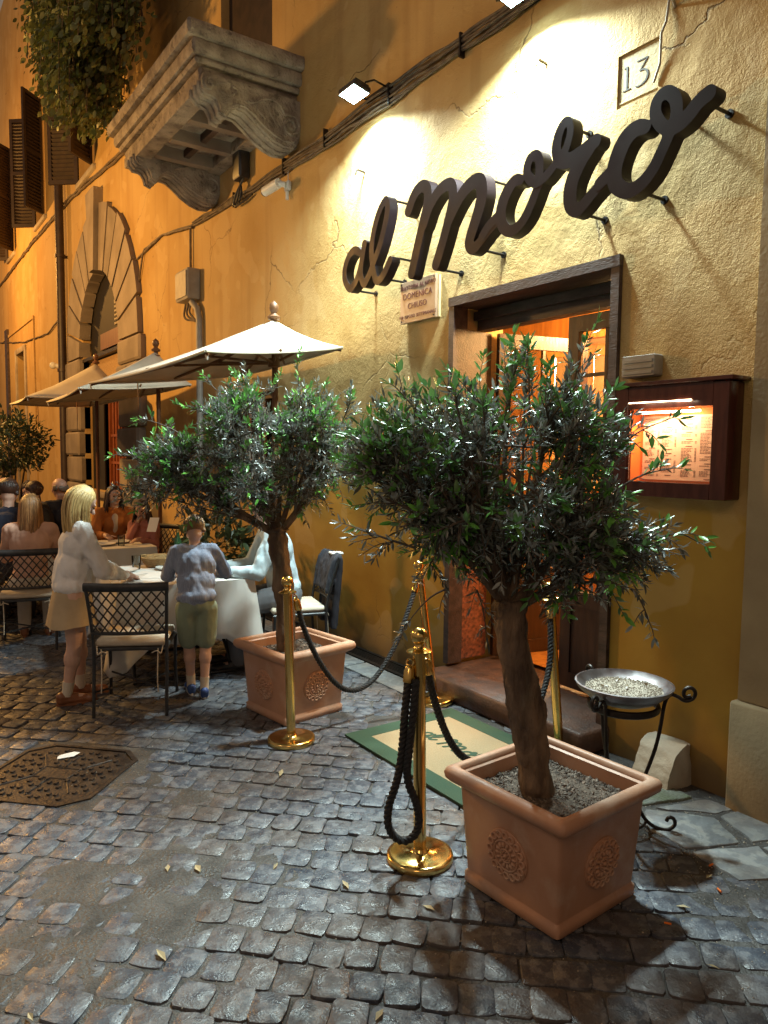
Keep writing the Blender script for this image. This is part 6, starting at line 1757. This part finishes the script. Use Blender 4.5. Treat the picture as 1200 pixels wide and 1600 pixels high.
    for s in ('R', 'L'):
        an, toe, kn = V['an'+s], V['toe'+s], V['kn'+s]
        if socks:
            MB().tube([an.lerp(kn, -.02), an.lerp(kn, .12), an.lerp(kn, .27)], [.024*h, .0235*h, .0265*h], 14).build('sock', socks, t)
        fz = min(an.z, toe.z)
        d = (toe-an); d.z = 0; L = d.length; d.normalize(); sd = Vector((d.y, -d.x, 0))
        heel = an-d*.024*h; heel.z = fz
        c = MB(); c.cap(heel+Vector((0, 0, .004)), toe+d*.012*h, .0235*h, .019*h, 12); c.cap(heel+Vector((0, 0, .018*h)), an.lerp(toe, .35)+Vector((0, 0, -.004*h)), .024*h, .020*h, 12); c.cap(toe-sd*.010*h, toe+sd*.010*h, .019*h, .019*h, 10)
        so = remeshed(c, 'shoe', shoes, t, .006 if vox < .009 else .009, 2)
        zb_ = min(v.co.z for v in so.data.vertices)
        # flat sole
        for v in so.data.vertices: v.co.z = max(v.co.z, zb_+.008)
        pts = []
        for q in range(20):
            a = q*2*PI/20; u = math.cos(a); w_ = math.sin(a)
            m_ = (heel+toe+d*.012*h)/2; LL = (toe+d*.012*h-heel).length/2+.022*h
            wdt = (.022+.004*u)*h
            pts.append((m_.x+d.x*u*LL+sd.x*w_*wdt, m_.y+d.y*u*LL+sd.y*w_*wdt))
        MB().prism(pts, zb_-.004, zb_+.014, 'Z').build('sole', 'whitesole' if shoes == 'blueshoe' else shoes, so)
    # hair
    if hairstyle != 'bald':
        c = MB()
        c.ball(hd+Rh @ Vector((0, -.012*HS, .018*HS)), 1, 16, 12, sc=(.0505*HS, .057*HS, .0545*HS), rot=Rh)
        if hairstyle in ('long', 'bob'): c.ball(hp_(0, -.022, -.005), 1, 14, 10, sc=(.052*HS, .045*HS, .058*HS), rot=Rh)
        for s in (-1, 1): c.cap(hp_(s*.040, -.002, .022), hp_(s*.047, -.010, -.02), .012*HS, .010*HS, 8)
        hr = remeshed(c, 'hair', hair, t, vox*.8, 2)
        rr = random.Random(int(loc[0]*1000+loc[1]*77))
        st_ = MB()
        nst = {'long': 130, 'bob': 110, 'short': 60}[hairstyle]
        for k in range(nst):
            a = rr.uniform(-1.0, 1.0)*PI*(.70 if hairstyle != 'short' else .9)-PI/2     # around the head, open at the face
            ca, sa = math.cos(a), math.sin(a)
            p0 = hp_(.020*ca*rr.uniform(.1, 1), .022*sa-.010, .068); p1 = hp_(.0515*ca, .058*sa-.012, .030); p2 = hp_(.056*ca, .060*sa-.012, -.012)
            if hairstyle == 'short': P = [p0, p1, hp_(.050*ca, .055*sa-.012, rr.uniform(-.005, .02))]
            else:
                ln = (rr.uniform(.17, .25) if hairstyle == 'long' else rr.uniform(.07, .11))*h
                p3 = p2+Vector((ca*.008*h, (sa*.008)*h, -ln*.5)); p4 = p3+Vector((rr.uniform(-.012, .012)*h, rr.uniform(-.012, .012)*h+(extra or 0)*.5, -ln*.5))
                back = Vector((0, -.01*h, 0)) if sa < 0 else Vector((0, .004*h, 0))
                P = [p0, p1, p2+back*.3, p3+back, p4+back+Vector((0, (extra or 0), 0))]
            P = smooth_pts(P, 2); n_ = len(P)
            r0 = rr.uniform(.6, 1.15)*(.0078 if hairstyle != 'short' else .0034)*h
            st_.tube(P, [r0*(.5+.5*math.sin(PI*min(1, .25+.75*i/n_)))*(1 if i < n_*.8 else 1-.75*(i-n_*.8)/(n_*.2)) for i in range(n_)], 6, flat=.55)
        st_.build('hair_strands', hair, hr, angle=80)
    else:
        c = MB()
        for s in (-1, 1): c.ball(hp_(s*.043, -.018, -.002), 1, 8, 6, sc=(.009*HS, .030*HS, .024*HS), rot=Rh)
        c.ball(hp_(0, -.050, -.006), 1, 10, 8, sc=(.036*HS, .012*HS, .026*HS), rot=Rh)
        remeshed(c, 'hair', hair, t, vox*.8, 1)
    return t
def standing(h, lean=.0, **kw):
    J = dict(pelvis=(0, 0, .53*h), chest=(0, lean*.6, .73*h), neck=(0, lean, .835*h), head=(0, lean+.015*h, .925*h), shR=(.098*h, lean*.9, .805*h), shL=(-.098*h, lean*.9, .805*h),
             elR=(.125*h, lean*.5, .63*h), elL=(-.125*h, lean*.5, .63*h), wrR=(.13*h, .04*h, .49*h), wrL=(-.13*h, .04*h, .49*h), hdR=(.13*h, .05*h, .42*h), hdL=(-.13*h, .05*h, .42*h),
             hipR=(.052*h, 0, .50*h), hipL=(-.052*h, 0, .50*h), knR=(.055*h, .01*h, .275*h), knL=(-.055*h, .01*h, .275*h), anR=(.056*h, -.01*h, .045*h), anL=(-.056*h, -.01*h, .045*h), toeR=(.065*h, .085*h, .018*h), toeL=(-.065*h, .085*h, .018*h))
    J.update(kw); return J
def seated(h, seat=.47, lean=.05, **kw):
    p = seat+.055*h
    J = dict(pelvis=(0, 0, p), chest=(0, lean*.5, p+.20*h), neck=(0, lean, p+.31*h), head=(0, lean+.02*h, p+.40*h), shR=(.098*h, lean*.85, p+.275*h), shL=(-.098*h, lean*.85, p+.275*h),
             elR=(.135*h, lean+.06*h, p+.12*h), elL=(-.135*h, lean+.06*h, p+.12*h), wrR=(.08*h, lean+.20*h, .785), wrL=(-.08*h, lean+.20*h, .785), hdR=(.05*h, lean+.27*h, .77), hdL=(-.05*h, lean+.27*h, .77),
             hipR=(.052*h, .01, p-.01), hipL=(-.052*h, .01, p-.01), knR=(.065*h, .25*h, seat+.02), knL=(-.065*h, .25*h, seat+.02), anR=(.065*h, .22*h, .07), anL=(-.065*h, .22*h, .07), toeR=(.07*h, .31*h, .03), toeL=(-.07*h, .31*h, .03))
    J.update(kw); return J
def w2l(loc, rz, p):
    d = Vector(p)-Vector(loc); return Matrix.Rotation(-rz, 3, 'Z') @ d
# the girl in white, leaning over the table
gl, gr_ = Vector((1.07, 5.20, 0)), R(-92)
h = 1.46
Jg = standing(h, lean=.06)
Jg.update(wrR=w2l(gl, gr_, (1.50, 5.44, .79)), hdR=w2l(gl, gr_, (1.58, 5.50, .765)), elR=w2l(gl, gr_, (1.24, 5.05, .90)), wrL=w2l(gl, gr_, (1.50, 5.56, .79)), hdL=w2l(gl, gr_, (1.58, 5.58, .765)), elL=w2l(gl, gr_, (1.26, 5.40, .92)),
          anR=(.045, -.05, .065), toeR=(.055, .095, .027), knR=(.06, .0, .40), anL=(-.10, .06, .065), toeL=(-.10, .20, .027), knL=(-.09, .06, .40))
person('blonde girl in a white blouse and short beige skirt standing at the table', tuple(gl), gr_, h, Jg, 'blouse', 'skirt', 'brownshoe', 'blonde', top_style='blouse', bottom_style='skirt', look=(-32, 0), vox=.008, socks='sock', child=1.08, hairstyle='long', extra=.03)
bl, br_ = Vector((1.80, 4.83, 0)), R(-16)
h = 1.25
Jb = standing(h, lean=.12)
Jb.update(wrR=w2l(bl, br_, (2.02, 5.22, .80)), hdR=w2l(bl, br_, (1.98, 5.30, .775)), elR=w2l(bl, br_, (2.08, 4.98, .82)), wrL=w2l(bl, br_, (1.80, 5.20, .80)), hdL=w2l(bl, br_, (1.85, 5.28, .775)), elL=w2l(bl, br_, (1.66, 5.02, .83)),
          anR=(.045, -.02, .06), toeR=(.05, .10, .025), anL=(-.035, .09, .06), toeL=(-.04, .21, .025), knL=(-.05, .05, .36), knR=(.06, .02, .36))
person('boy in a blue grey shirt and sage green shorts seen from behind at the table', tuple(bl), br_, h, Jb, 'bluestripe', 'greenshort', 'blueshoe', 'lightbrown', top_style='rolled', bottom_style='shorts', look=(-45, 0), vox=.008, socks='sock', child=1.12, hairstyle='short')
person('man in a pale blue shirt sitting by the wall behind the small olive trunk', (2.70, 5.26, 0), R(72), 1.76, seated(1.76, lean=.14), 'cyanshirt', 'greytrouser', 'blackplastic', 'darkhair', look=(-15, 0), vox=.009)
person('woman with long light brown hair in a dusty pink top seen from behind', (1.10, 6.95, 0), R(-16), 1.60, seated(1.60, lean=.10), 'pinktop', 'whitetop', 'brownshoe', 'lightbrown', look=(-8, 0), vox=.010, hairstyle='long', extra=-.02)
person('woman with dark bobbed hair in an orange knit cardigan facing the camera', (2.24, 8.60, 0), R(170), 1.60, seated(1.60, lean=.10), 'cardigan', 'darktrouser', 'blackplastic', 'darkhair', look=(-5, 12), vox=.010, hairstyle='bob')
person('child in a rose shirt with chin on hand beside the cardigan woman', (2.44, 8.00, 0), R(135), 1.32, seated(1.32, lean=.10, elR=(.10, .18, .78), wrR=(.03, .17, .93), hdR=(.01, .16, .99)), 'rosetop', 'darktrouser', 'brownshoe', 'darkhair', skin_='skin_tan', look=(-12, 10), vox=.010, child=1.1, hairstyle='bob')
person('bald man with glasses and a black top at the rear left table', (1.32, 9.15, 0), R(100), 1.76, seated(1.76, lean=.08), 'blacktop', 'darktrouser', 'blackplastic', 'greyhair', skin_='skin_tan', look=(-8, 10), vox=.011, hairstyle='bald', glasses=True)
person('dark-haired woman in a cream top looking down behind the rear table', (1.60, 9.75, 0), R(150), 1.62, seated(1.62, lean=.10), 'whitetop', 'darktrouser', 'blackplastic', 'darkhair', look=(-28, 0), vox=.011, hairstyle='bob')
person('person with short dark hair and black top, turned away in the diners group', (1.58, 8.88, 0), R(60), 1.68, seated(1.68, lean=.10), 'blacktop', 'darktrouser', 'blackplastic', 'darkhair', look=(-5, 0), vox=.011, hairstyle='short')
person('balding man in a dark shirt seen from behind, right end of the diners group', (1.84, 9.25, 0), R(20), 1.72, seated(1.72, lean=.05), 'navy', 'darktrouser', 'blackplastic', 'greyhair', skin_='skin_tan', look=(-5, 0), vox=.011, hairstyle='bald')
person('person in a navy jacket hunched over the table at the far left edge', (.98, 7.72, 0), R(-25), 1.80, seated(1.80, lean=.22), 'navy', 'darktrouser', 'blackplastic', 'darkhair', look=(-30, 0), vox=.011, hairstyle='short')

# jacket over the chair by the wall, white napkin at its top
jk = MB()
M = Matrix.Translation((2.76, 5.22, 0)) @ Matrix.Rotation(R(75), 4, 'Z')
def jp(u, v_, off): return (u*.20, -.225-.085*(v_)+off-.03*(1-u*u), .30+.58*v_)
for k in range(9):
    u = -1+2*k/8
    jk.tube(smooth_pts([jp(u, 0, -.05+.015*math.sin(k*2)), jp(u, .4, -.035), jp(u, .8, -.03), jp(u, 1.02, -.01), jp(u, .9, .03), jp(u, .5, .04)], 2), [.030]*2+[.028]*200 if False else .028, 8, M)
o = remeshed(jk, 'jacket', 'darktrouser', None, .009, 2, .006, (30, 30, 6))
tag(o, 'black jacket draped over the back of the chair beside the wall', 'jacket')
nb = MB().box(-.06, .07, -.40, -.30, .87, .89, M=M, bev=.008); o = remeshed(nb, 'cloth_napkin', 'cloth', None, .008, 1, .006); tag(o, 'white cloth napkin on top of the jacket-covered chair', 'napkin')
bg = MB().box(-.15, .15, -.12, .06, .494, .60, M=Matrix.Translation((.82, 7.35, 0)) @ Matrix.Rotation(R(-50), 4, 'Z'), bev=.03); o = bg.build('handbag', 'darktrouser', None); tag(o, 'dark handbag resting on the left edge chair', 'bag')
